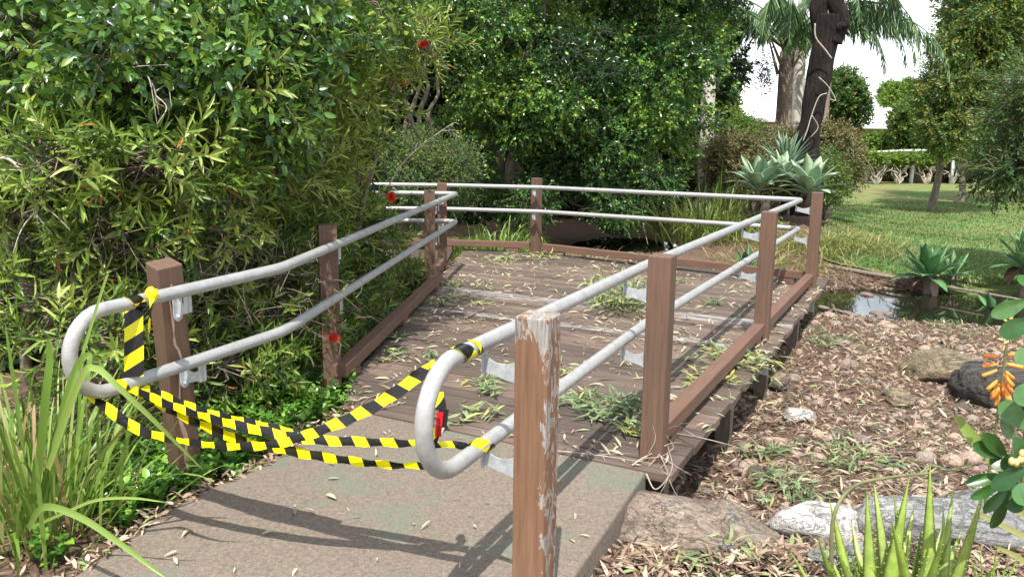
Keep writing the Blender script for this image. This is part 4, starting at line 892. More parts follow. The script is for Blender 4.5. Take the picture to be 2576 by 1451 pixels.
# ------------------------------------------------------------ agaves
def fat_leaves(n, Lr, Wr, el0, el1, mat_t, k=9, cup=.22, thick=.05, recurve=.25, az0=0.0, base_r=.05, taper=.5, fat=1.0):
    """thick succulent leaves in a spiral, each a closed four-sided shell"""
    Vs = []; Fs = []; tn = []; t = np.linspace(0, 1, k+1); o = 0
    for i in range(n):
        q = i/max(1, n-1); az = az0+i*2.399+rng.normal()*.08; el = math.radians(el0+(el1-el0)*q+rng.normal()*3); Ln = rng.uniform(*Lr)*(1-.25*abs(q-.4)); W_ = rng.uniform(*Wr)
        w = W_*np.interp(t, [0, .12, .45, .75, .92, 1], [.45, .5, .95 if taper < .6 else .62, .72 if taper < .6 else .38, .26 if taper < .6 else .14, .01])*.5
        e = el+recurve*(t-.35)*(-1 if q < .6 else -.4)*1.1
        s = Ln/k; h = base_r+np.concatenate([[0], np.cumsum(np.cos(e[:-1])*s)]); z = np.concatenate([[0], np.cumsum(np.sin(e[:-1])*s)])+q*.06
        z = z-np.maximum(0, np.linspace(-.3, 1, k+1))**2*Ln*rng.uniform(-.05, .28)*(1-q*.7); c = np.stack([np.cos(az)*h, np.sin(az)*h, z], 1); sd = np.array([-math.sin(az), math.cos(az), 0]); up_ = np.stack([-np.sin(e)*math.cos(az), -np.sin(e)*math.sin(az), np.cos(e)], 1)
        th = W_*thick*fat*(1-t*.85)
        ring = np.stack([c-sd*w[:, None]+up_*(w*cup*1.6)[:, None], c-up_*th[:, None], c+sd*w[:, None]+up_*(w*cup*1.6)[:, None], c+up_*(th*.2)[:, None]], 1)
        Vs.append(ring.reshape(-1, 3)); j = np.arange(k)[:, None]*4; a = np.arange(4)[None]; b = (a+1) % 4
        Fs.append(np.stack([j+a, j+4+a, j+4+b, j+b], -1).reshape(-1, 4)+o); o += (k+1)*4; tn.append(np.full((k+1)*4, mat_t+rng.normal()*.2))
    return np.concatenate(Vs), [np.concatenate(Fs)], np.clip(np.concatenate(tn), 0, 1)
def agave(label, p, n, Lr, Wr, mat='agave', tb=.6, el=(5, 80), stem=.12, group=None, skirt=True, tilt=None, taper=.5, cup=.14, rec=.35):
    p = Vector(p); t = thing('agave', label, 'agave', tuple(p), group); V, Fs, tn = fat_leaves(n, Lr, Wr, el[0], el[1], tb, cup=cup, recurve=rec, base_r=.03, taper=taper)
    V = V+np.array([0, 0, stem]); obj('leaves', mesh('leaves', V, Fs, mat, tn), t, rot=tilt)
    if stem > 0: v, f = sweep([(0, 0, -.12), (0, 0, stem*.5), (0, 0, stem+.05)], [.06, .05, .06], 9); obj('stem', mesh('stem', v, f, 'bark'), t)
    if skirt:
        V, Fs, tn = fat_leaves(6, (Lr[0]*.5, Lr[1]*.6), (Wr[0]*.6, Wr[1]*.8), -70, -35, .8, cup=.5, recurve=.3, base_r=.05); obj('dead_leaves', mesh('dead_leaves', V+np.array([0, 0, stem]), Fs, 'litter', tn*.4+.15), t)
    return t
def gp(px, py, Y, z=None): q = at(px, py, Y); q.z = gz(q.x, q.y)-.02 if z is None else z; return q
ga = 'agaves around the creek'
agave('largest pale agave with long spiky grey-green leaves below the dark leaning trunk', at(1975, 428, 16.2), 36, (.78, .98), (.13, .17), 'agave', .35, (12, 85), .0, ga, False, None, .8, .2, .1)
agave('broad pale blue-green agave on the left of the pair behind the far rail', at(1905, 492, 14.9), 21, (.66, .84), (.26, .31), 'agave', .7, (5, 80), .1, ga, False)
agave('broad pale blue-green agave on the right of the pair nearest the corner post', at(2035, 500, 14.6), 22, (.64, .84), (.26, .31), 'agave', .75, (5, 80), .1, ga, False)
agave('pale agave tucked behind and between the broad pair', at(1960, 470, 15.5), 18, (.6, .75), (.24, .28), 'agave', .8, (10, 80), .1, ga, False)
agave('green soft-leaved agave on a short stem at the pond edge', gp(2330, 735, 10.9), 28, (.50, .64), (.16, .20), 'agaved', .45, (-5, 82), .32, ga)
agave('grey-green agave at the right edge beyond the pond', gp(2575, 715, 10.6), 28, (.55, .70), (.17, .21), 'agaved', .75, (0, 82), .45, ga)
agave('young agave pup beside the green agave at the pond edge', gp(2395, 725, 11.2), 12, (.32, .42), (.08, .11), 'agaved', .6, (10, 80), .15, ga, False)
agave('small shaded agave under the right-hand grey agave', gp(2500, 765, 10.0), 13, (.30, .42), (.08, .11), 'agaved', .25, (0, 70), .08, ga, False)
agave('small dark agave half hidden behind the corner post', gp(1880, 655, 11.6), 12, (.35, .45), (.10, .13), 'agaved', .2, (0, 70), .05, ga, False)

# ------------------------------------------------------------ dark leaning tree, palms, pale trunks
def trunkmesh(pts, rad, sides=18, rough=.0, seed=0, n=8):
    P = smooth_path(pts, n); R = np.interp(np.linspace(0, 1, len(P)), np.linspace(0, 1, len(rad)), rad); V, Fs = sweep(P, R, sides)
    if rough:
        q = V*np.array([7, 7, 1.6]); V = V+(np.sin(q[:, 0]+np.sin(q[:, 2]*2+seed)*2)*np.cos(q[:, 1]*1.2+q[:, 2]))[:, None]*rough*nrm(V-P[np.argmin(np.abs(V[:, None, 2]-P[None, :, 2]), axis=1)])
    return V, Fs
b = gp(2030, 520, 16.8)
tr = [trunkmesh([b, at(2032, 370, 16.8), at(2042, 280, 16.8), at(2062, 180, 16.8), at(2078, 95, 16.8), at(2085, 40, 16.8)], [.32, .22, .22, .23, .26, .26], 22, .035, n=14),
      trunkmesh([at(2082, 110, 16.8), at(2062, 40, 16.85), at(2068, -60, 16.9), at(2065, -220, 17)], [.20, .18, .17, .15], 18, .03, 2, 12),
      trunkmesh([at(2092, 105, 16.75), at(2115, 50, 16.7), at(2100, -20, 16.7), at(2105, -220, 16.7)], [.20, .165, .155, .13], 18, .03, 5, 12),
      trunkmesh([at(2110, 70, 16.6), at(2128, 62, 16.5), at(2130, 48, 16.45)], [.10, .07, .02], 10, .01)]
cr, A, B = twigs([(at(1900, -620, 18), (2.2, 1.5, .8), 300)], 8, (.09, .14), (.02, .03), T_QUAD, tbase=.4, droop=.3)
dk = plant('tree', 'dark fissured-bark tree leaning right with a forked trunk', 'tree', b, cr, tr, 'park', 'barkdark')
V, Fs = join([sweep(smooth_path([at(*q) for q in pp_], 6), r_, 5) for pp_, r_ in (
    ([(2050, 60, 16.4), (2052, 95, 16.4), (2075, 125, 16.4), (2092, 148, 16.4)], .016), ([(2080, 235, 16.4), (2060, 245, 16.4), (2042, 290, 16.4), (2030, 330, 16.35), (2020, 355, 16.35)], .012),
    ([(2060, 195, 16.4), (2085, 220, 16.4), (2102, 252, 16.4), (2088, 250, 16.4)], .011), ([(2042, 290, 16.4), (2058, 320, 16.4), (2040, 345, 16.4)], .009))])
obj('vine', mesh('vine', V-np.array(list(b)), Fs, 'twigpale'), dk)
def palm(label, base, top, r, nf, Lf, azs=None, sag=1.0, fruit=False, el=(20, 75), drop_az=None):
    base = Vector(base); top = Vector(top); t = thing('palm_tree', label, 'palm', tuple(base), 'feather palms in the background'); b = np.array(list(base))
    V, Fs = trunkmesh([base, base.lerp(top, .5), top], [r*1.1, r*.95, r*.8], 16); obj('trunk', mesh('trunk', V-b, Fs, 'barkpalm'), t)
    for i in range(nf):
        az = (azs[i] if azs is not None else i*2.399+.3*rng.normal()); e0 = math.radians(rng.uniform(*el)); k = 22; s = np.linspace(0, 1, k+1); L_ = Lf*rng.uniform(.85, 1.1)
        e = e0-s**1.15*(e0+math.radians(82))*sag; h = np.concatenate([[0], np.cumsum(np.cos(e[:-1])*L_/k)]); z = np.concatenate([[0], np.cumsum(np.sin(e[:-1])*L_/k)])
        C = np.array(list(top))+np.stack([np.cos(az)*h, np.sin(az)*h, z], 1); T = nrm(np.gradient(C, axis=0)); sd = np.array([-math.sin(az), math.cos(az), 0])
        rv, rf = sweep(C, np.linspace(.035, .006, len(C)), 5); m = 190; tt = rng.uniform(.14, 1, m); idx = tt*k; i0 = np.minimum(idx.astype(int), k-1); fr = (idx-i0)[:, None]
        p = C[i0]*(1-fr)+C[i0+1]*fr; Td = T[i0]; sg = np.where(np.arange(m) % 2, 1, -1)[:, None]; D = nrm(sd*sg*rng.uniform(.3, .9, (m, 1))+Td*.45+np.array([0, 0, -1.5])+rng.normal(size=(m, 3))*.15)
        ln = rng.uniform(.5, .9, m)*np.sin(np.clip(tt*1.1, .1, 1)*2.8+.1).clip(.35, 1); lv = leaves(p, D, np.tile(sd, (m, 1))+rng.normal(size=(m, 3))*.3, ln, np.full(m, .023), .5+rng.normal(size=m)*.2, T_LANCE)
        st_v = (rv, rf); V, Fs = join([(lv[0], lv[1]), st_v]); tn = np.concatenate([lv[2], np.full(len(rv), .75)])
        obj('frond', mesh('frond', V-b, Fs, 'palm', tn), t)
    # old leaf bases
    A = np.tile(np.array(list(top)), (14, 1))+rng.normal(size=(14, 3))*[.08, .08, .25]-[0, 0, .35]; Bq = A+np.column_stack([rng.normal(size=(14, 2))*.28, rng.uniform(.5, 1.0, 14)])
    V, Fs = tubes(A, Bq, .05, .02, 5); obj('leaf_bases', mesh('leaf_bases', V-b, Fs, 'dry', np.full(len(V), .6)), t)
    if fruit:
        p = at(*fruit); n = 700; q = np.array(list(p))+rng.normal(size=(n, 3))*[.13, .13, .32]; v = leaves(q, rdir(n), rdir(n), np.full(n, .05), np.full(n, .04), np.full(n, .1), T_QUAD); tag(obj('fruit_bunch', mesh('fruit_bunch', v[0]-b, v[1], 'dark', v[2]), t), kind='stuff')
    return t
palm('feather palm with a grey ringed trunk left of the dark leaning tree', gp(1962, 480, 21.5), at(1980, 130, 21.5), .22, 20, 4.8, None, 1.0, (1925, 195, 21.2), (40, 85))
palm('taller feather palm whose fronds hang down right of the dark leaning tree', gp(2050, 450, 19.5), at(2092, -60, 19.5), .20, 12, 4.0, [-.15, .35, -.6, 3.3, 2.6, .1, -1.2, 1.0, 4.0, -.35, -.9, .6], 1.0, None, (35, 75))
def bare(label, pts, rad, mat='barkpale', nm='tree_trunk', group='pale gum trunks in the background'):
    b = Vector(pts[0]); V, Fs = trunkmesh(pts, rad, 12, .02); t = thing('gum_tree', label, 'tree', tuple(b), group); obj('trunk', mesh('trunk', V-np.array(list(b)), Fs, mat), t); return t
bare('white-barked gum trunk seen just left of the dark leaning tree', [gp(2012, 440, 24), at(2008, 250, 24), at(2015, 100, 24), at(2030, -100, 24)], [.20, .17, .15, .13])
bare('thin grey gum trunk between the palm and the white gum', [gp(1990, 440, 26), at(1988, 250, 26), at(1992, 120, 26), at(1985, -100, 26)], [.13, .11, .10, .09], 'bark')
bare('short weathered pale trunk standing beside the right edge of the fig', [gp(1776, 450, 19), at(1778, 330, 19), at(1782, 240, 19), at(1783, 190, 19)], [.19, .17, .16, .14], 'barkpale')
# ------------------------------------------------------------ background scrub, trees, hedges
def bush(label, px0, px1, py0, py1, Y, r, n, cnt, lm, Lr, Wr, tb=.5, base=None, shape=None, name='shrub', cat='shrub', group='background shrubs', trunk=.05, droop=.1, tmpl=T_QUAD, **k):
    return fig(label, gp((px0+px1)/2, 480, Y) if base is None else base, clumps(px0, px1, py0, py1, Y-.6, Y+.6, r, n, cnt, shape), 0, Lr, Wr, lm, group, trunk, tb, droop, 6, name, cat, 9, .3, tmpl=tmpl, **k)
bush('brown-tinged twiggy scrub behind the big agave on the left', 1815, 1985, 385, 450, 18.6, .5, 34, 170, 'dry', (.06, .10), (.02, .035), .5, gap=.5)
bush('olive scrub between the palm trunk and the dark leaning tree', 1950, 2010, 385, 430, 20, .5, 20, 150, 'dry', (.06, .10), (.03, .045), .65, gap=.5)
bush('brown scrub with tangled stems just right of the dark leaning trunk', 2060, 2098, 350, 440, 19, .5, 34, 160, 'dry', (.06, .10), (.025, .04), .45, gap=.4)
bush('small green shrub at the back edge of the lawn beside the straw tussock', 2045, 2080, 420, 490, 17.5, .30, 14, 150, 'park', (.05, .08), (.03, .045), .5)
bush('yellow-green spindly bush under the white gap left of the palm', 1835, 1890, 320, 350, 27, .4, 10, 110, 'lime', (.08, .12), (.03, .05), .3, gap=.8)
bush('bright green hedge shrub right of the brown scrub', 2180, 2330, 366, 388, 40, .55, 34, 190, 'lime', (.14, .22), (.09, .13), .35)
bush('dark green tree in the middle distance right of the leaning trunk', 2100, 2140, 215, 290, 32, .6, 20, 180, 'park', (.12, .18), (.06, .10), .35, name='tree', cat='tree', group='background trees', trunk=.14, shape=None)
bush('mid-green tree at the back of the lawn left of the single-trunk lawn tree', 2275, 2340, 285, 345, 38, .6, 26, 190, 'park', (.14, .2), (.08, .12), .55, name='tree', cat='tree', group='background trees', trunk=.14)
bush('yellow-green rounded tree above the white-roofed house', 2225, 2320, 225, 255, 66, .8, 22, 190, 'lime', (.16, .24), (.10, .15), .5, name='tree', cat='tree', group='background trees', trunk=.2)
bush('pale olive tree above the far house on the left of the palm', 1790, 1830, 200, 290, 38, .7, 10, 110, 'lime', (.13, .2), (.07, .12), .35, name='tree', cat='tree', group='background trees', trunk=.15, gap=.6)
bush('low dark hedge closing the far background behind the scrub', 1780, 2260, 385, 405, 47, .9, 60, 200, 'park', (.18, .28), (.10, .16), .35, name='hedge', cat='hedge')
bush('far leafy hedge behind the right-hand trees', 2330, 2700, 300, 400, 50, 1.3, 60, 200, 'park', (.2, .3), (.12, .18), .5, name='hedge', cat='hedge')
# right-hand trees on the lawn
def ltree(label, basep, tips, shape_box, shape, Y, r, n, cnt, trunk, lm='park', tb=.5, Lr=(.08, .13), Wr=(.035, .055), group='trees on the lawn', k=None, **kw):
    fk = tips[0]; main = trunkmesh([basep, Vector(basep).lerp(Vector(fk), .5)+Vector((.05, 0, 0)), fk], [trunk*1.25, trunk, trunk*.8], 12, .01)
    cl = clumps(*shape_box, Y-1.0, Y+.9, r, n, cnt, shape); cr, A, B = twigs(cl, 9, Lr, Wr, T_QUAD if Y > 15 else T_LANCE, tbase=tb, tvar=.33, droop=.2, tl=(.2, .45), shell=.4, **kw)
    tr = [main]+limbs(fk, tips[1:], trunk*.7, trunk*.25, .10, 8, 8); idx = rng.choice(len(cl), min(len(cl), 40), replace=False)
    tt = np.array([list(t_) for t_ in tips]); 
    for i in idx:
        e = np.array(list(cl[i][0])); s_ = tt[np.argmin(np.linalg.norm(tt-e, axis=1))]; tr += limbs(s_, [e], trunk*.3, .015, .1, 4, 5)
    return plant('tree', label, 'tree', basep, cr, tr, lm, 'bark', group, twigm=segs(A, B, .006, .003, .5))
ltree('medium lawn tree with a single slightly leaning grey trunk', gp(2342, 508, 22.5), [at(2374, 360, 22.5), at(2390, 150, 22.5), at(2400, 0, 22.3), at(2330, 260, 22.3)], (2180, 2560, -160, 360),
      lambda a, b: a > np.interp(b, [-160, 0, 120, 230, 300, 360], [2440, 2410, 2385, 2360, 2345, 2365]), 22.3, .48, 92, 150, .09, tb=.62)
ltree('second lawn tree with forked thin trunks just behind the first', gp(2420, 470, 26.5), [at(2420, 440, 26.5), at(2405, 350, 26.5), at(2448, 350, 26.5), at(2470, 100, 26.5), at(2530, 200, 26.5)], (2400, 2640, -100, 400), None, 26.5, .70, 56, 170, .10, tb=.6)
ltree('tree beyond the right edge with dark foliage hanging low over the lawn', (8.3, 10.9, -.3), [(8.6, 11.0, 1.6), (8.2, 11.4, 2.6), (9.5, 11, 3.4)], (2440, 2760, 200, 460), lambda a, b: a > 2500+abs(b-410)*.5, 11.6, .32, 60, 100, .10, tb=.25, Lr=(.05, .085), Wr=(.022, .034))
# white-stemmed hedge plants at the back of the lawn
for i, (px, lab) in enumerate([(2205, 'first from the left of the white-stemmed plants under the far rail'), (2262, 'second from the left of the white-stemmed plants under the far rail'), (2330, 'third white-stemmed plant under the far rail, left of the leaning lawn tree'), (2400, 'white-stemmed plant under the far rail just right of the lawn tree trunk'), (2455, 'white-stemmed plant under the far rail behind the forked trunks')]):
    b = gp(px, 440, 36+.3*i); tips = [b+Vector((rng.uniform(-.75, .75), rng.uniform(-.3, .3), rng.uniform(.7, 1.15))) for _ in range(11)]
    cr, A, B = twigs([(b+Vector((rng.uniform(-.6, .6), .2, 1.15)), (.55, .4, .22), 110) for _ in range(3)], 8, (.10, .16), (.05, .08), T_QUAD, tbase=.55)
    plant('white_stemmed_plant', lab, 'plant', b, cr, limbs(b, tips, .04, .016, .25, 5, 5), 'lime', 'twigpale', 'white-stemmed plants along the far rail')
bush('low trimmed hedge behind the white-stemmed plants', 2175, 2520, 414, 430, 39, .42, 60, 130, 'dry', (.12, .18), (.06, .1), .55, name='hedge', cat='hedge')
# far pipe rail
fr = thing('far_railing', 'thin white railing crossing the back of the lawn', 'railing', tuple(gp(2250, 440, 41)))
fb = np.array(list(fr.location)); pts = [at(1990, 392, 36), at(2130, 387, 36.3), at(2300, 379, 36.6), at(2460, 381, 37), at(2700, 386, 37.5)]
for nm, dz in (('top_rail', 0), ('lower_rail', -.32)): V, Fs = sweep(smooth_path(pts, 6)-fb+[0, 0, dz], .055, 8); obj(nm, mesh(nm, V, Fs, 'fascia'), fr)
for q in smooth_path(pts, 3)[::2]: V, Fs = box(-.06, .06, -.06, .06, -1.6, 0); obj('post', mesh('post', V, Fs, 'fascia'), fr, tuple(q-fb))
# houses
def house(label, cx, cy, w, d, hw, hr, rz, z0=-.3):
    t = thing('house', label, 'house', (cx, cy, z0), 'houses beyond the park'); t.rotation_euler = (0, 0, rz)
    V, Fs = box(-w/2, w/2, -d/2, d/2, 0, hw); obj('wall', mesh('wall', V, Fs, 'wally', smooth=False), t)
    e = .6; x, y = w/2+e, d/2+e; rx = max(.1, x-y); V = [(-x, -y, hw), (x, -y, hw), (x, y, hw), (-x, y, hw), (-rx, 0, hw+hr), (rx, 0, hw+hr)]
    me = bpy.data.meshes.new('roof'); me.from_pydata(V, [], [(0, 1, 5, 4), (1, 2, 5), (2, 3, 4, 5), (3, 0, 4), (3, 2, 1, 0)]); me.materials.append(M['roofw']); r = obj('roof', me, t)
    V, Fs = join([box(-x, x, -y-.05, -y, hw-.2, hw+.02), box(-x, x, y, y+.05, hw-.2, hw+.02), box(-x-.05, -x, -y, y, hw-.2, hw+.02), box(x, x+.05, -y, y, hw-.2, hw+.02)]); obj('gutter', mesh('gutter', V, Fs, 'fascia', smooth=False), r)
    for u in (-.28, .12, .36):
        V, Fs = box(-.7, .7, -.03, .03, -.6, .6); wdw = obj('window', mesh('window', V, Fs, 'glass', smooth=False), t, (u*w, -d/2-.01, hw-1.1)); V, Fs = join([box(-.78, .78, -.05, -.01, -.68, -.6), box(-.78, .78, -.05, -.01, .6, .68), box(-.78, -.7, -.05, -.01, -.6, .6), box(.7, .78, -.05, -.01, -.6, .6)]); obj('frame', mesh('frame', V, Fs, 'fascia', smooth=False), wdw)
h1 = at(2225, 300, 62); house('cream-walled house with a white hipped roof seen between the lawn trees', h1.x+1.2, h1.y+2, 8, 8, 2.45, 1.5, .1, .25)
h2 = at(1890, 270, 55); house('house with a wide pale roof showing in the gap left of the palm trunk', h2.x-.5, h2.y+4, 14, 8, 3.3, 2.6, -.05)

# ------------------------------------------------------------ rocks, log
VI, FI = icos(4)
def rock(label, p, r, seed, mat, rot=0, flatten=.8, name='boulder', cat='boulder', sub=None, group='boulders at the creek'):
    g = np.random.default_rng(seed); v = VI.copy(); nn = 13
    for _ in range(nn):                                    # chip facets off a sphere, then roughen
        d = nrm(g.normal(size=3)); h = g.uniform(.50, .86); e = v@d-h; v = v-np.where(e > 0, e, 0)[:, None]*d*.92
    for s, a in ((3, .06), (7, .045), (16, .03), (37, .014)): ph = g.random(3)*6; v = v*(1+a*(np.sin(v[:, :1]*s+ph[0]+np.sin(v[:, 1:2]*s*.7+ph[2])*1.5)*np.cos(v[:, 2:]*s*1.3+ph[1])))
    v = v*np.array(r); o = obj(name, mesh(name, v, FI, mat), loc=tuple(p), rot=(g.uniform(-.1, .1), g.uniform(-.1, .1), rot)); return tag(o, label, cat, group)
rock('large flat brown lichened boulder beside the right edge of the path', G(1775, 1350, -.19), (.47, .33, .19), 3, 'rock', -.15)
rock('smaller white sunlit boulder between the brown and grey ones', G(2065, 1335, -.16), (.25, .16, .13), 9, 'rockw', .2)
rock('long grey veined boulder behind the spiky aloe', G(2330, 1345, -.18), (.52, .24, .17), 5, 'rockg', -.12)
rock('grey boulder half hidden at the foot of the aloe', G(2115, 1420, -.16), (.20, .14, .11), 12, 'rockg', .3)
rock('weathered boulder at the lower right behind the broad-leaved plant', G(2530, 1300, -.2), (.3, .2, .13), 22, 'rockg', .1)
rock('mossy ochre boulder lying in the leaf litter in front of the pond', G(2370, 935, -.36), (.62, .42, .26), 31, 'rockm', -.1)
for i, (px, py, s, lab) in enumerate([(2130, 925, .16, 'brown angular stone left of the mossy boulder'), (2260, 1010, .17, 'dark stone at the near foot of the mossy boulder'), (2175, 880, .10, 'small dark stone beyond the mossy boulder'), (2020, 1050, .13, 'pale rounded stone in the middle of the litter'), (1960, 955, .15, 'round tan stone near the deck shade'), (2440, 905, .12, 'small stone on the pond shore')]):
    rock(lab, G(px, py, -.37), (s, s*.75, s*.6), 40+i, ('rock', 'rockm', 'rockm', 'rockw', 'rock', 'rock')[i], i)
a_ = G(2385, 935, -.22); P = smooth_path([G(2425, 960, -.27), G(2500, 985, -.25), G(2640, 1000, -.25)], 8); n = len(P)
V, Fs = sweep(P, np.interp(np.linspace(0, 1, n), [0, .12, .6, 1], [.13, .17, .19, .19]), 30); c0 = P[0].copy(); ang = np.arctan2(V[:, 2]-P[n//2, 2], V[:, 1]-P[n//2, 1])
V = V+nrm(V-P[np.argmin(np.linalg.norm(V[:, None]-P[None], axis=2), axis=1)])*(.014*np.sin(ang*17+V[:, 0]*3)+.012*np.sin(ang*7+V[:, 0]*6))[:, None]
tag(obj('log', mesh('log', V-c0, Fs, 'log'), loc=tuple(c0)), 'charred grooved log lying beside the mossy boulder at the right edge', 'log')

# cobbles half buried in the litter: individuals
cob = []
for i in range(6):
    g = np.random.default_rng(90+i); v, f = icos(3)
    for _ in range(7): d = nrm(g.normal(size=3)); h = g.uniform(.72, .95); e = v@d-h; v = v-np.where(e > 0, e, 0)[:, None]*d*.85
    v = v*(1+.04*np.sin(v[:, :1]*5+i)*np.cos(v[:, 1:2]*4)); cob.append(mesh('river_stone', v*[1, .8, .6], f, ('stone1', 'stone2', 'stone3', 'stone1', 'rockw', 'rock')[i]))
def deckline(y): return .72+(y-3.72)*(3.58-.72)/(9.37-3.72)
def bedpt(g, nearbias=1.6):
    while True:
        y = 3.3+(g.random()**nearbias)*7.2; x = g.uniform(deckline(y)-.45, min(.66*y+1.0, 6.2)); p = POND[0]
        if y < 3.55 and x < 2.4: continue
        if ((x-p.x)/2.0)**2+((y-p.y+.10*(x-p.x))/1.05)**2 < .62: continue
        return x, y
g = np.random.default_rng(5); nst = 0
while nst < 290:
    x, y = bedpt(g, 1.9); dk_ = x-deckline(y) < .25
    if nst > 90 and not dk_ and g.random() < .25: continue
    o = bpy.data.objects.new('river_stone', cob[(0, 1, 2, 3, 0, 3, 5, 5)[g.integers(8)] if not dk_ else g.integers(4)]); COL.objects.link(o); s = g.uniform(.035, .08)*(1.15 if nst < 60 else .95); o.scale = (s, s, s); o.location = (x, y, gz(x, y)+s*g.uniform(-.2, .18)); o.rotation_euler = (g.uniform(-.3, .3), g.uniform(-.3, .3), g.uniform(0, 6.28))
    tag(o, 'fist-sized river stone half buried in the leaf litter of the creek bed', 'stone', 'river stones in the creek bed'); nst += 1
for i, (px, py) in enumerate([(2190, 795), (2215, 800), (2180, 742), (2225, 787), (2235, 790), (2130, 790), (2160, 798), (2260, 812), (2205, 790)]):
    p = G(px, py, -.47); s = .045+.02*(i % 3); o = bpy.data.objects.new('pond_stone', cob[2]); COL.objects.link(o); o.scale = (s*1.3, s, s*.8); o.location = p; o.rotation_euler = (0, 0, i)
    tag(o, 'wet dark stone poking out of the pond along its near shore', 'stone', 'wet stones at the pond edge')

# smaller pebbles between them, past counting
sv, sf = icos(1); g = np.random.default_rng(8); prs = []
for mi, mt in enumerate(('stone1', 'stone2', 'stone1')):
    prs = []
    for _ in range(620):
        x, y = bedpt(g, 1.8); s = g.uniform(.015, .036); v = sv*(1+.12*g.normal(size=(len(sv), 1)))*[s*1.2, s, s*.7]; a = g.random()*6.28; c_, s_ = math.cos(a), math.sin(a)
        v = np.column_stack([v[:, 0]*c_-v[:, 1]*s_+x, v[:, 0]*s_+v[:, 1]*c_+y, v[:, 2]+gz(x, y)+s*.0]); prs.append((v, [sf]))
    V, Fs = join(prs); tag(obj('pebbles', mesh('pebbles', V, Fs, mt)), ('tan pebbles', 'grey pebbles', 'pinkish tan pebbles')[mi]+' packed between the larger river stones', 'pebbles', kind='stuff')
# ------------------------------------------------------------ leaf litter (uncountable)
def litter(name, label, pts, Lr, Wf, mat, tb, tv=.25, tilt=.25, parent=None, lift=.004, curl=.6):
    n = len(pts); az = rng.random(n)*6.28; tz = rng.normal(size=n)*tilt; D = np.stack([np.cos(az), np.sin(az), tz], 1); U = np.stack([rng.normal(size=n)*tilt*1.3, rng.normal(size=n)*tilt*1.3, np.ones(n)], 1)
    Ln = rng.uniform(*Lr, n); tn = tb+rng.normal(size=n)*tv; P = pts+np.stack([az*0, az*0, lift+rng.random(n)*.012], 1)
    tm = (T_CURL[0].copy(), T_CURL[1]); V, Fs, tt = leaves(P, D, U, Ln, Ln*rng.uniform(Wf*.6, Wf*1.3, n), tn, tm, bend=rng.normal(size=n)*.28*curl)
    return tag(obj(name, mesh(name, V, Fs, mat, tt)), label, 'leaf litter', kind='stuff')
def bedcloud(n, ymin=3.0, ymax=11.5, nb=1.7):
    out = np.zeros((0, 2)); p = POND[0]
    while len(out) < n:
        y = ymin+(rng.random(n)**nb)*(ymax-ymin); x = rng.uniform(-.5, 1, n)*0+deckline(y)-.9+rng.random(n)*(np.minimum(.70*y+1.0, 8)-deckline(y)+.9)
        ok = ~(((x-p.x)/2.0)**2+((y-p.y+.10*(x-p.x))/1.05)**2 < .60); ok &= ~((y < 3.75) & (x < .66-(3.68-y)*.443+.02)); ok &= ~((x < .8) & (y < 3.7) & (x < .25+(y-2.7)*.45))
        out = np.vstack([out, np.column_stack([x, y])[ok]])
    return out[:n]
q = bedcloud(25000); litter('leaf_litter', 'brown and tan fallen leaves covering the creek bed', np.column_stack([q, hfun(q[:, 0], q[:, 1])]), (.035, .10), .16, 'litter', .52, .28, .36, lift=.014)
q = bedcloud(5000, 2.2, 3.6, 1.0); litter('bank_litter', 'pale curled leaves heaped around the boulders at the lower right', np.column_stack([q, hfun(q[:, 0], q[:, 1])]), (.04, .09), .22, 'litter', .68, .2, .35)
q = np.column_stack([rng.uniform(-2.4, 5.5, 16000), rng.uniform(10.6, 14.5, 16000)]); q = q[(q[:, 1] < 12.6-.3*(q[:, 0]-2)) | (q[:, 0] < 2.6)]
litter('far_litter', 'reddish dead leaves on the far bank of the creek', np.column_stack([q, hfun(q[:, 0], q[:, 1])]), (.05, .11), .2, 'litter', .38, .2, .3)
q = np.column_stack([rng.uniform(3.3, 8.5, 9000), rng.uniform(8.6, 12.2, 9000)]); q = q[q[:, 1] < np.interp(q[:, 0], [v.x for v in LEW], [v.y for v in LEW])+.1]; p = POND[0]
q = q[((q[:, 0]-p.x)/2.0)**2+((q[:, 1]-p.y+.10*(q[:, 0]-p.x))/1.05)**2 > .62]; litter('pond_bank_litter', 'reddish brown bark and leaves between pond and lawn', np.column_stack([q, hfun(q[:, 0], q[:, 1])]), (.04, .09), .2, 'litter', .38, .2, .3)
q = np.column_stack([rng.uniform(-3.2, -.9, 7000), rng.uniform(2.4, 8.5, 7000)]); ex = np.interp(q[:, 1], [2.4, 2.72, 3.34, 3.86, 4.6, 8.45], [-1.68, -1.60, -1.45, -1.15, -.99, -1.0]); q = q[q[:, 0] < ex+.02]
litter('garden_litter', 'brown leaves under the left shrubs', np.column_stack([q, hfun(q[:, 0], q[:, 1])]), (.04, .08), .2, 'litter', .45, .25, .3)
def indeck(n, cond=None):
    out = []
    import itertools
    pg = poly
    while len(out) < n:
        x, y = rng.uniform(-1.1, 3.6), 3.7+rng.random()**1.0*7.7; s = 0
        for i in range(len(pg)):
            a, b = pg[i], pg[(i+1) % len(pg)]
            if (b[0]-a[0])*(y-a[1])-(b[1]-a[1])*(x-a[0]) < -.0: s = 1; break
        if s: continue
        dn = .35+.65*(math.sin(x*3.1+y*1.7)*math.sin(y*2.3-x) > -.1)
        if rng.random() < dn: out.append((x, y, 0))
    return np.array(out)
if (poly[1][0]-poly[0][0])*(poly[2][1]-poly[1][1])-(poly[1][1]-poly[0][1])*(poly[2][0]-poly[1][0]) < 0: poly = poly[::-1]
litter('deck_leaves', 'pale fallen gum leaves scattered over the deck boards', indeck(1900), (.045, .11), .18, 'litterdeck', .52, .22, .22, lift=.003)
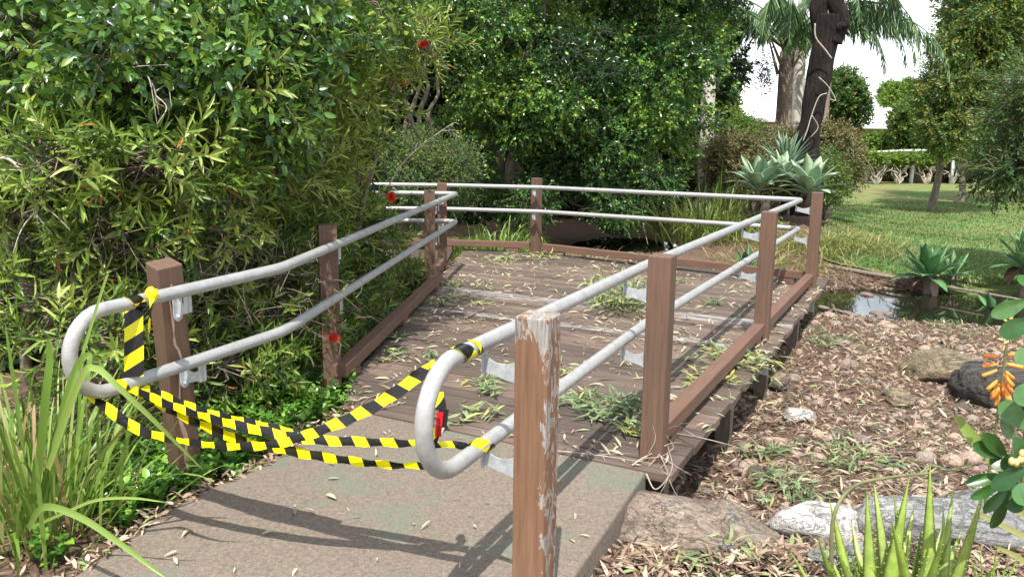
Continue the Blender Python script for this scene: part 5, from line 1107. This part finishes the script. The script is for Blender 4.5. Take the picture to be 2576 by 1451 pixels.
q = np.array([(x, y, 0) for x, y in zip(rng.uniform(-1.5, .4, 60), rng.uniform(2.6, 4.2, 60)) if x > -1.6+(y-2.7)*.45+.1 and x < .2+(y-2.7)*.44]); litter('path_leaves', 'a few fallen leaves on the concrete path', q, (.03, .075), .22, 'litterdeck', .6, .25, .2, lift=.002)
q = np.array([(np.interp(y, [2.5, 2.72, 3.34, 3.86, 4.6], [-1.67, -1.60, -1.45, -1.15, -.97])+abs(rng.normal())*-.05+.02, y, -.01) for y in rng.uniform(2.5, 4.6, 420)]); litter('kerb_leaves', 'brown and yellow leaves gathered along the left kerb of the path', q, (.03, .07), .3, 'litter', .6, .3, .4)
# twigs lying about
def sticks(pts, Lr, r0, z=0): 
    A = pts.copy(); n = len(A); az = rng.random(n)*6.28; l = rng.uniform(*Lr, n); B = A+np.stack([np.cos(az)*l, np.sin(az)*l, rng.normal(size=n)*.01], 1); mid = (A+B)/2+rng.normal(size=(n, 3))*[.02, .02, .008]; return join([tubes(A, mid, r0, r0*.8, 4), tubes(mid, B, r0*.8, r0*.4, 4)])
q = bedcloud(1500); V, Fs = sticks(np.column_stack([q, hfun(q[:, 0], q[:, 1])+.02]), (.08, .35), .003); tag(obj('fallen_twigs', mesh('fallen_twigs', V, Fs, 'twig')), 'thin dead twigs lying in the creek bed litter', 'twigs', kind='stuff')
V, Fs = sticks(indeck(130)+[0, 0, .006], (.06, .28), .0022); tag(obj('deck_twigs', mesh('deck_twigs', V, Fs, 'twigpale')), 'thin dead twigs lying on the deck boards', 'twigs', kind='stuff')

# fallen leafy sprigs
def sprig(label, c, n, sp_, z=None, tb=.5, Lr=(.07, .13), mat='sprig', stick=None, W_=(.010, .02), h=.05):
    c = Vector(c); t = thing('fallen_sprig', label, 'branch', tuple(c), 'fallen leafy sprigs'); a = rng.random()*6.28; k = max(2, n//11)
    tips = rng.normal(size=(k, 3))*[sp_*.5, sp_*.5, 0]+[0, 0, h*.3]; tips[:, 2] = abs(tips[:, 2])+.006; P = []; 
    P = tips[rng.integers(k, size=n)]+rng.normal(size=(n, 3))*[sp_*.16, sp_*.16, h*.35]; P[:, 2] = abs(P[:, 2])+.006; az = rng.random(n)*6.28
    D = np.stack([np.cos(az), np.sin(az), rng.normal(size=n)*.3-P[:, 2]*1.5], 1); U = rng.normal(size=(n, 3))*.5+[0, 0, 1]; V, Fs, tn = leaves(P, D, U, rng.uniform(*Lr, n), rng.uniform(*W_, n), tb+rng.normal(size=n)*.22, T_CURL, bend=rng.normal(size=n)*.25)
    V[:, 2] = np.maximum(V[:, 2], .003); obj('leaves', mesh('leaves', V, Fs, mat, tn), t)
    V, Fs = tubes(np.zeros((k, 3))+[0, 0, .01], tips, .0035, .0015, 5); obj('stem', mesh('stem', V, Fs, 'twig'), t); return t
for px, py, z, n, s, lab, tb in [
    (1545, 775, 0, 700, .34, 'big tangled sprig of gum leaves in the middle of the deck', .72), (1590, 1035, 0, 120, .17, 'coiled bunch of green leaves left of the second right-hand post', .35),
    (1860, 920, 0, 170, .24, 'heap of green vine-like leaves against the right kerb rail', .75), (1800, 965, 0, 80, .2, 'loose yellowish sprig beside the heap at the right kerb', .95), (1290, 655, 0, 110, .30, 'sprig of pale green leaves in front of the middle far post', .75),
    (1400, 648, 0, 60, .28, 'cream coloured leaf spray right of the middle far post', .85), (1800, 770, 0, 40, .14, 'grey-green curled leaves behind the second right-hand post', .4), (1700, 710, 0, 50, .18, 'small green sprig on the far right part of the deck', .5),
    (1150, 720, 0, 90, .28, 'leaf drift against the corner post of the left railing', .7), (1120, 765, 0, 80, .22, 'sprig with brown stem beside the left kerb rail', .75), (1330, 935, 0, 80, .2, 'yellow-green sprig under the right handrail loop', .8),
    (1230, 985, 0, 60, .18, 'loose green leaves near the front edge of the deck', .6), (1430, 1020, 0, 90, .22, 'green sprig between the front post and the second post', .5), (1180, 1060, 0, 50, .14, 'cream leaves by the joint of deck and path', .8),
    (1500, 1060, 0, 60, .2, 'thin green leaves just left of the second right-hand post', .45), (1590, 1090, 0, 40, .12, 'pale curled leaves at the foot of the second right-hand post', .85),
    (1025, 900, 0, 40, .14, 'small leaf sprig near the left kerb rail', .7), (1000, 850, 0, 60, .22, 'olive leaf sprig in the shade of the left kerb rail', .4),
    (1970, 1215, -.34, 130, .20, 'grey-green leaf bunch lying on the creek stones', .55), (1930, 1130, -.34, 60, .16, 'upright green leaf spray in the litter beyond the deck', .45), (2110, 1135, -.34, 90, .24, 'scattered green leaves in the middle of the creek bed', .6),
    (2050, 845, -.36, 90, .3, 'green leaves lying beside the deck near the pond', .35), (2430, 840, -.38, 60, .35, 'dull green leaves on the near pond shore', .3), (2230, 1190, -.34, 60, .25, 'blue-green leaf sprig behind the bent flower stalk', .55), (1760, 1410, -.13, 40, .15, 'small leaves beside the brown boulder', .6)]:
    c = G(px, py, z); c.z = z+.004 if z == 0 else gz(c.x, c.y)+.01; sprig(lab, c, n, s, tb=tb, h=.34 if n > 300 else .10 if n > 110 else .04)
twig_thing('curved brown stick on the deck in front of the third right-hand post', [G(1805, 905, .03), G(1840, 885, .03), G(1900, 870, .03)], .012, 'twig', subs=3, sl_=.12)
twig_thing('fallen stick with peeling bark at the left kerb rail', [G(1170, 800, .02), G(1200, 785, .02), G(1240, 768, .03)], .010, 'twig', subs=4, sl_=.15)
twig_thing('long pale stem lying from the deck corner onto the path', [G(1290, 1125, .012), G(1420, 1135, .012), G(1530, 1148, .02), G(1640, 1165, .02)], .004, 'twigpale', subs=5, sl_=.2)
twig_thing('pale thin shoot arching out from the deck edge over the stones', [G(1700, 1090, .02), at(1760, 1100, 3.95), at(1840, 1120, 3.9), at(1880, 1135, 3.85)], .0035, 'twigpale', subs=1)
twig_thing('tangle of thin stems at the foot of the second right-hand post', [G(1590, 1170, .01), G(1620, 1150, .03), G(1655, 1140, .05), G(1680, 1185, .02)], .005, 'twigpale', subs=10, sl_=.25)
twig_thing('thin stem hooked over the end of the deck beside the path', [at(1625, 1190, 3.6), at(1650, 1230, 3.5), at(1690, 1180, 3.5), at(1680, 1120, 3.55)], .004, 'twigpale', subs=2)
twig_thing('dark dead stick standing out of the creek bed litter', [G(2150, 1105, -.36), at(2140, 1080, 5.0), at(2142, 1050, 5.0)], .007, 'twig', subs=6, sl_=.3)
twig_thing('timber edging strip between the lawn and the pond bank', [G(2070, 668, -.33), G(2200, 690, -.33), G(2330, 712, -.33), G(2576, 755, -.33)], .045, 'twig', 'edging', 'lawn_edging', 0)
twig_thing('flat dead branch at the near corner of the pond', [G(2060, 772, -.44), G(2110, 782, -.44), G(2150, 796, -.44)], .03, 'twig', subs=3)

# ------------------------------------------------------------ aloe and flowering plants at the near right
ab = at(2235, 1640, 2.6)
al = thing('aloe', 'bright lime-green spiky aloe at the bottom right in front of the boulders', 'aloe', tuple(ab)); ab = np.array(list(ab)); lv = []
def aleaf(b0, tip, w, bow=(0, 0, 0), k=12, cup=.35, th=.16, tint=.5):
    b0 = np.array(list(b0)); tip = np.array(list(tip)); m = (b0+tip)/2+np.array(bow); t = np.linspace(0, 1, k+1)[:, None]; C = b0*(1-t)**2+2*m*t*(1-t)+tip*t*t; T = nrm(np.gradient(C, axis=0))
    vw = nrm(C-np.array([0, 0, CH])); a0 = rng.normal()*.35; s = nrm(np.cross(T, vw)); u = np.cross(s, T); s, u = s*math.cos(a0)+u*math.sin(a0), u*math.cos(a0)-s*math.sin(a0)
    ww = (w*.5*np.clip(1-t**1.25, .012, 1))
    R = np.stack([C-s*ww-u*ww*cup*-1, C-s*ww*.45+u*ww*th*-2.2, C+s*ww*.45+u*ww*th*-2.2, C+s*ww+u*ww*cup, C+s*ww*.4+u*ww*.05, C-s*ww*.4+u*ww*.05], 1); V = R.reshape(-1, 3); j = np.arange(k)[:, None]*6; a = np.arange(6)[None]; b = (a+1) % 6
    out = [(V, [np.stack([j+a, j+b, j+6+b, j+6+a], -1).reshape(-1, 4)], np.full(len(V), tint))]
    nt_ = 15; i = np.linspace(.06, .86, nt_); 
    for sg in (-1, 1):
        Ci = np.stack([np.interp(i, t[:, 0], C[:, q]) for q in range(3)], 1); Si = np.stack([np.interp(i, t[:, 0], s[:, q]) for q in range(3)], 1)*sg; Ti = np.stack([np.interp(i, t[:, 0], T[:, q]) for q in range(3)], 1); Ui = np.stack([np.interp(i, t[:, 0], u[:, q]) for q in range(3)], 1); wi = np.interp(i, t[:, 0], ww[:, 0])[:, None]
        p = Ci+Si*wi*.97+Ui*wi*cup; v, f = tubes(p-Ti*.001, p+Si*.0045+Ti*.0025, .0022, .0004, 4); out.append((v, f, np.full(len(v), .98)))
    return out
for bx_, by_, tx_, ty_, Yt, w, tn, bow in [
    (2160, 1600, 2085, 1250, 2.75, .045, .55, 0), (2190, 1600, 2180, 1228, 2.7, .05, .6, 0), (2215, 1620, 2288, 1195, 2.66, .062, .55, 0), (2250, 1600, 2195, 1190, 2.8, .045, .75, 0), (2290, 1600, 2248, 1238, 2.7, .035, .5, 0),
    (2330, 1600, 2340, 1160, 2.72, .052, .55, 0), (2350, 1600, 2398, 1225, 2.8, .04, .7, 0), (2380, 1600, 2372, 1268, 2.85, .032, .4, 0), (2330, 1640, 2478, 1215, 2.6, .05, .65, .03), (2340, 1640, 2460, 1270, 2.5, .045, .6, .02), (2280, 1620, 2378, 1325, 2.45, .042, .35, .02),
    (2250, 1640, 2340, 1360, 2.4, .038, .4, .02), (2170, 1640, 2055, 1345, 2.5, .04, .3, -.02), (2130, 1620, 1985, 1380, 2.7, .03, .6, -.02), (2360, 1640, 2520, 1395, 2.5, .03, .45, .02), (2240, 1600, 2300, 1270, 2.95, .05, .8, 0), (2200, 1600, 2140, 1300, 2.9, .05, .85, 0), (2310, 1620, 2240, 1300, 2.5, .05, .5, 0), (2210, 1620, 2095, 1360, 2.45, .045, .3, -.01), (2320, 1600, 2420, 1330, 2.9, .045, .5, 0)]:
    lv += aleaf(at(bx_, by_, 2.62), at(tx_, ty_, Yt), w*1.55, (bow, 0, .02), tint=tn)
for _ in range(16):
    x_ = rng.uniform(2060, 2440); lv += aleaf(at(2245+(x_-2245)*.35, 1620, 2.75), at(x_, rng.uniform(1270, 1400), rng.uniform(2.6, 3.0)), rng.uniform(.03, .055), (0, 0, .02), tint=rng.uniform(.2, .9))
V, Fs, tn = merge_leaves(lv); obj('leaves', mesh('leaves', V-ab, Fs, 'aloe', tn), al)
P = smooth_path([at(2105, 1600, 2.7), at(2092, 1420, 2.7), at(2100, 1290, 2.7), at(2150, 1222, 2.75), at(2240, 1200, 2.8), at(2350, 1188, 2.9), at(2445, 1172, 3.0)], 8)
V, Fs = sweep(P-ab, np.linspace(.0085, .0045, len(P)), 10); obj('old_flower_stalk', mesh('old_flower_stalk', V, Fs, 'stem_green'), al)
# small aloe tips at the bottom right
t = thing('aloe', 'small green aloe offset at the bottom right corner', 'aloe', tuple(at(2480, 1600, 2.5))); o0 = np.array(list(t.location)); lv = []
for tx_, ty_, w in ((2570, 1385, .02), (2440, 1395, .018), (2540, 1400, .02), (2460, 1360, .012), (2510, 1350, .014)): lv += aleaf(t.location, at(tx_, ty_, 2.5), w, (0, 0, .05), tint=.35)
V, Fs, tn = merge_leaves(lv); obj('leaves', mesh('leaves', V-o0, Fs, 'aloe', tn), t)
# orange flower spike
fs = thing('flower_spike', 'aloe flower spike with drooping orange tubes at the right edge', 'flower', tuple(at(2478, 1290, 2.7))); b = np.array(list(fs.location))
P = smooth_path([at(2478, 1290, 2.7), at(2488, 1190, 2.7), at(2505, 1080, 2.68), at(2520, 960, 2.66), at(2535, 850, 2.65), at(2543, 785, 2.65)], 8); V, Fs = sweep(P-b, np.linspace(.0065, .004, len(P)), 10); obj('stalk', mesh('stalk', V, Fs, 'stem_green'), fs)
def tube_flower(px, py, dx, dz, ln=.050, r=.0072, mat='orange'):
    c = at(px, py, 2.64+rng.uniform(-.02, .02)); d = Vector((dx, rng.uniform(-.4, .4), dz)).normalized(); P = [c, c+d*ln*.25, c+d*ln*.7, c+d*ln]; V, Fs = sweep(np.array([list(q) for q in P])-b, [r*.5, r, r*.95, r*1.15], 8); obj('floret', mesh('floret', V, Fs, mat), fs)
for px, py, dx, dz in [(2512, 955, -.6, -.9), (2516, 965, -.35, -1), (2522, 960, .1, -1), (2530, 955, .5, -.9), (2508, 930, -.9, -.5), (2530, 935, .8, -.6), (2514, 975, -.2, -1), (2528, 975, .25, -1), (2510, 915, -1, -.2), (2532, 915, 1, -.15), (2512, 898, -1, .05), (2536, 893, 1, .12), (2515, 985, -.3, -1), (2531, 982, .4, -1), (2520, 978, 0, -1), (2524, 940, .5, -.7)]: tube_flower(px, py, dx, dz)
for i in range(16): a = i*2.4; tube_flower(2520+i*1.3+math.cos(a)*2, 880-i*6, math.cos(a), .35, .018-.0006*i, .0032, 'yellowbud')
V_, F_ = icos(2); obj('bud_tip', mesh('bud_tip', V_*[.010, .010, .022]+np.array(list(at(2545, 785, 2.65)))-b, F_, 'yellowbud'), fs)
# broad-leaved plant
bp_ = at(2560, 1330, 2.45); bt = thing('broad_leaved_plant', 'plant with large paddle-shaped green leaves at the right edge', 'plant', tuple(bp_)); b = np.array(list(bp_)); T_PAD = (np.array([(0, 0, 0), (.35, .26, .05), (.35, 0, -.02), (.35, -.26, .05), (.72, .50, .03), (.72, 0, -.05), (.72, -.50, .03), (.93, .30, -.06), (.93, 0, -.1), (.93, -.30, -.06), (1, 0, -.12)]),
    [np.array([(0, 2, 1), (0, 3, 2), (7, 8, 10), (8, 9, 10)]), np.array([(1, 2, 5, 4), (2, 3, 6, 5), (4, 5, 8, 7), (5, 6, 9, 8)])])
pa = []
for x0, y0, x1, y1, w, tn in [(2530, 1150, 2455, 1120, .07, .35), (2540, 1160, 2480, 1095, .07, .4), (2560, 1110, 2520, 1060, .09, .75), (2590, 1090, 2520, 1010, .10, .8), (2540, 1190, 2430, 1215, .055, .5), (2545, 1200, 2445, 1255, .05, .45), (2540, 1200, 2500, 1335, .075, .15), (2560, 1200, 2550, 1290, .085, .2), (2590, 1210, 2560, 1260, .09, .75),
    (2580, 1180, 2555, 1100, .08, .3), (2560, 1170, 2490, 1160, .08, .2), (2600, 1150, 2540, 1170, .10, .25), (2590, 1240, 2600, 1340, .08, .7), (2550, 1210, 2475, 1290, .05, .4), (2600, 750, 2500, 792, .075, .8), (2610, 800, 2520, 840, .085, .35), (2610, 720, 2560, 700, .06, .6), (2600, 870, 2560, 910, .07, .95), (2610, 960, 2560, 1010, .09, .8), (2590, 1170, 2500, 1225, .08, .15)]:
    a_ = np.array(list(at(x0, y0, 2.45+rng.uniform(-.05, .05)))); c_ = np.array(list(at(x1, y1, 2.40+rng.uniform(-.08, .08)))); pa.append(leaves(a_[None], (c_-a_)[None], np.array([[0, -.8, .6]])+rng.normal(size=(1, 3))*.25, np.array([np.linalg.norm(c_-a_)]), np.array([w*.85]), np.array([tn*.8]), T_PAD))
V, Fs, tn = merge_leaves(pa); lo = obj('leaves', mesh('leaves', V-b, Fs, 'jade', tn), bt); sm_ = lo.modifiers.new('sub', 'SUBSURF'); sm_.levels = 2; sm_.render_levels = 2
V, Fs = join([sweep(np.array([list(at(2640, 1700, 2.5)), list(at(2600, 1400, 2.47)), list(at(2570, 1180, 2.46)), list(at(2600, 950, 2.46)), list(at(2620, 700, 2.47))]), [.012, .011, .009, .007, .005], 8)]); obj('stem', mesh('stem', V-b, Fs, 'stem_green'), bt)
for px, py in ((2545, 1160), (2556, 1163), (2572, 1140), (2568, 1155)): obj('bud', mesh('bud', V_*[.010, .010, .014]+np.array(list(at(px, py, 2.38)))-b, F_, 'yellowbud'), bt)
c = at(2480, 1140, 2.75); p_, (V, Fs, tn) = blade_thing('', [at(2500, 1160, 2.75), at(2465, 1120, 2.72), at(2430, 1080, 2.7), at(2405, 1045, 2.7)], .05, .75)
t = thing('strap_leaf', 'single broad pale-green strap leaf pointing left of the flower spike', 'leaf', tuple(p_[0])); obj('blade', mesh('blade', V-p_[0], Fs, 'grass', tn), t)
lv = [blade_thing('', q_, .022, tn_)[1] for q_, tn_ in (([at(2600, 1360, 2.7), at(2540, 1330, 2.72), at(2480, 1300, 2.74), at(2440, 1290, 2.74)], .8), ([at(2600, 1310, 2.7), at(2540, 1275, 2.72), at(2470, 1262, 2.74)], .7), ([at(2610, 1440, 2.6), at(2560, 1400, 2.62), at(2500, 1372, 2.64)], .75))]
V, Fs, tn = merge_leaves(lv); q0 = np.array(list(at(2600, 1330, 2.7))); t = thing('strap_leaf', 'thin yellow strap leaves curling over the grey boulder at the right edge', 'leaf', tuple(q0)); obj('blade', mesh('blade', V-q0, Fs, 'tuss', tn), t)
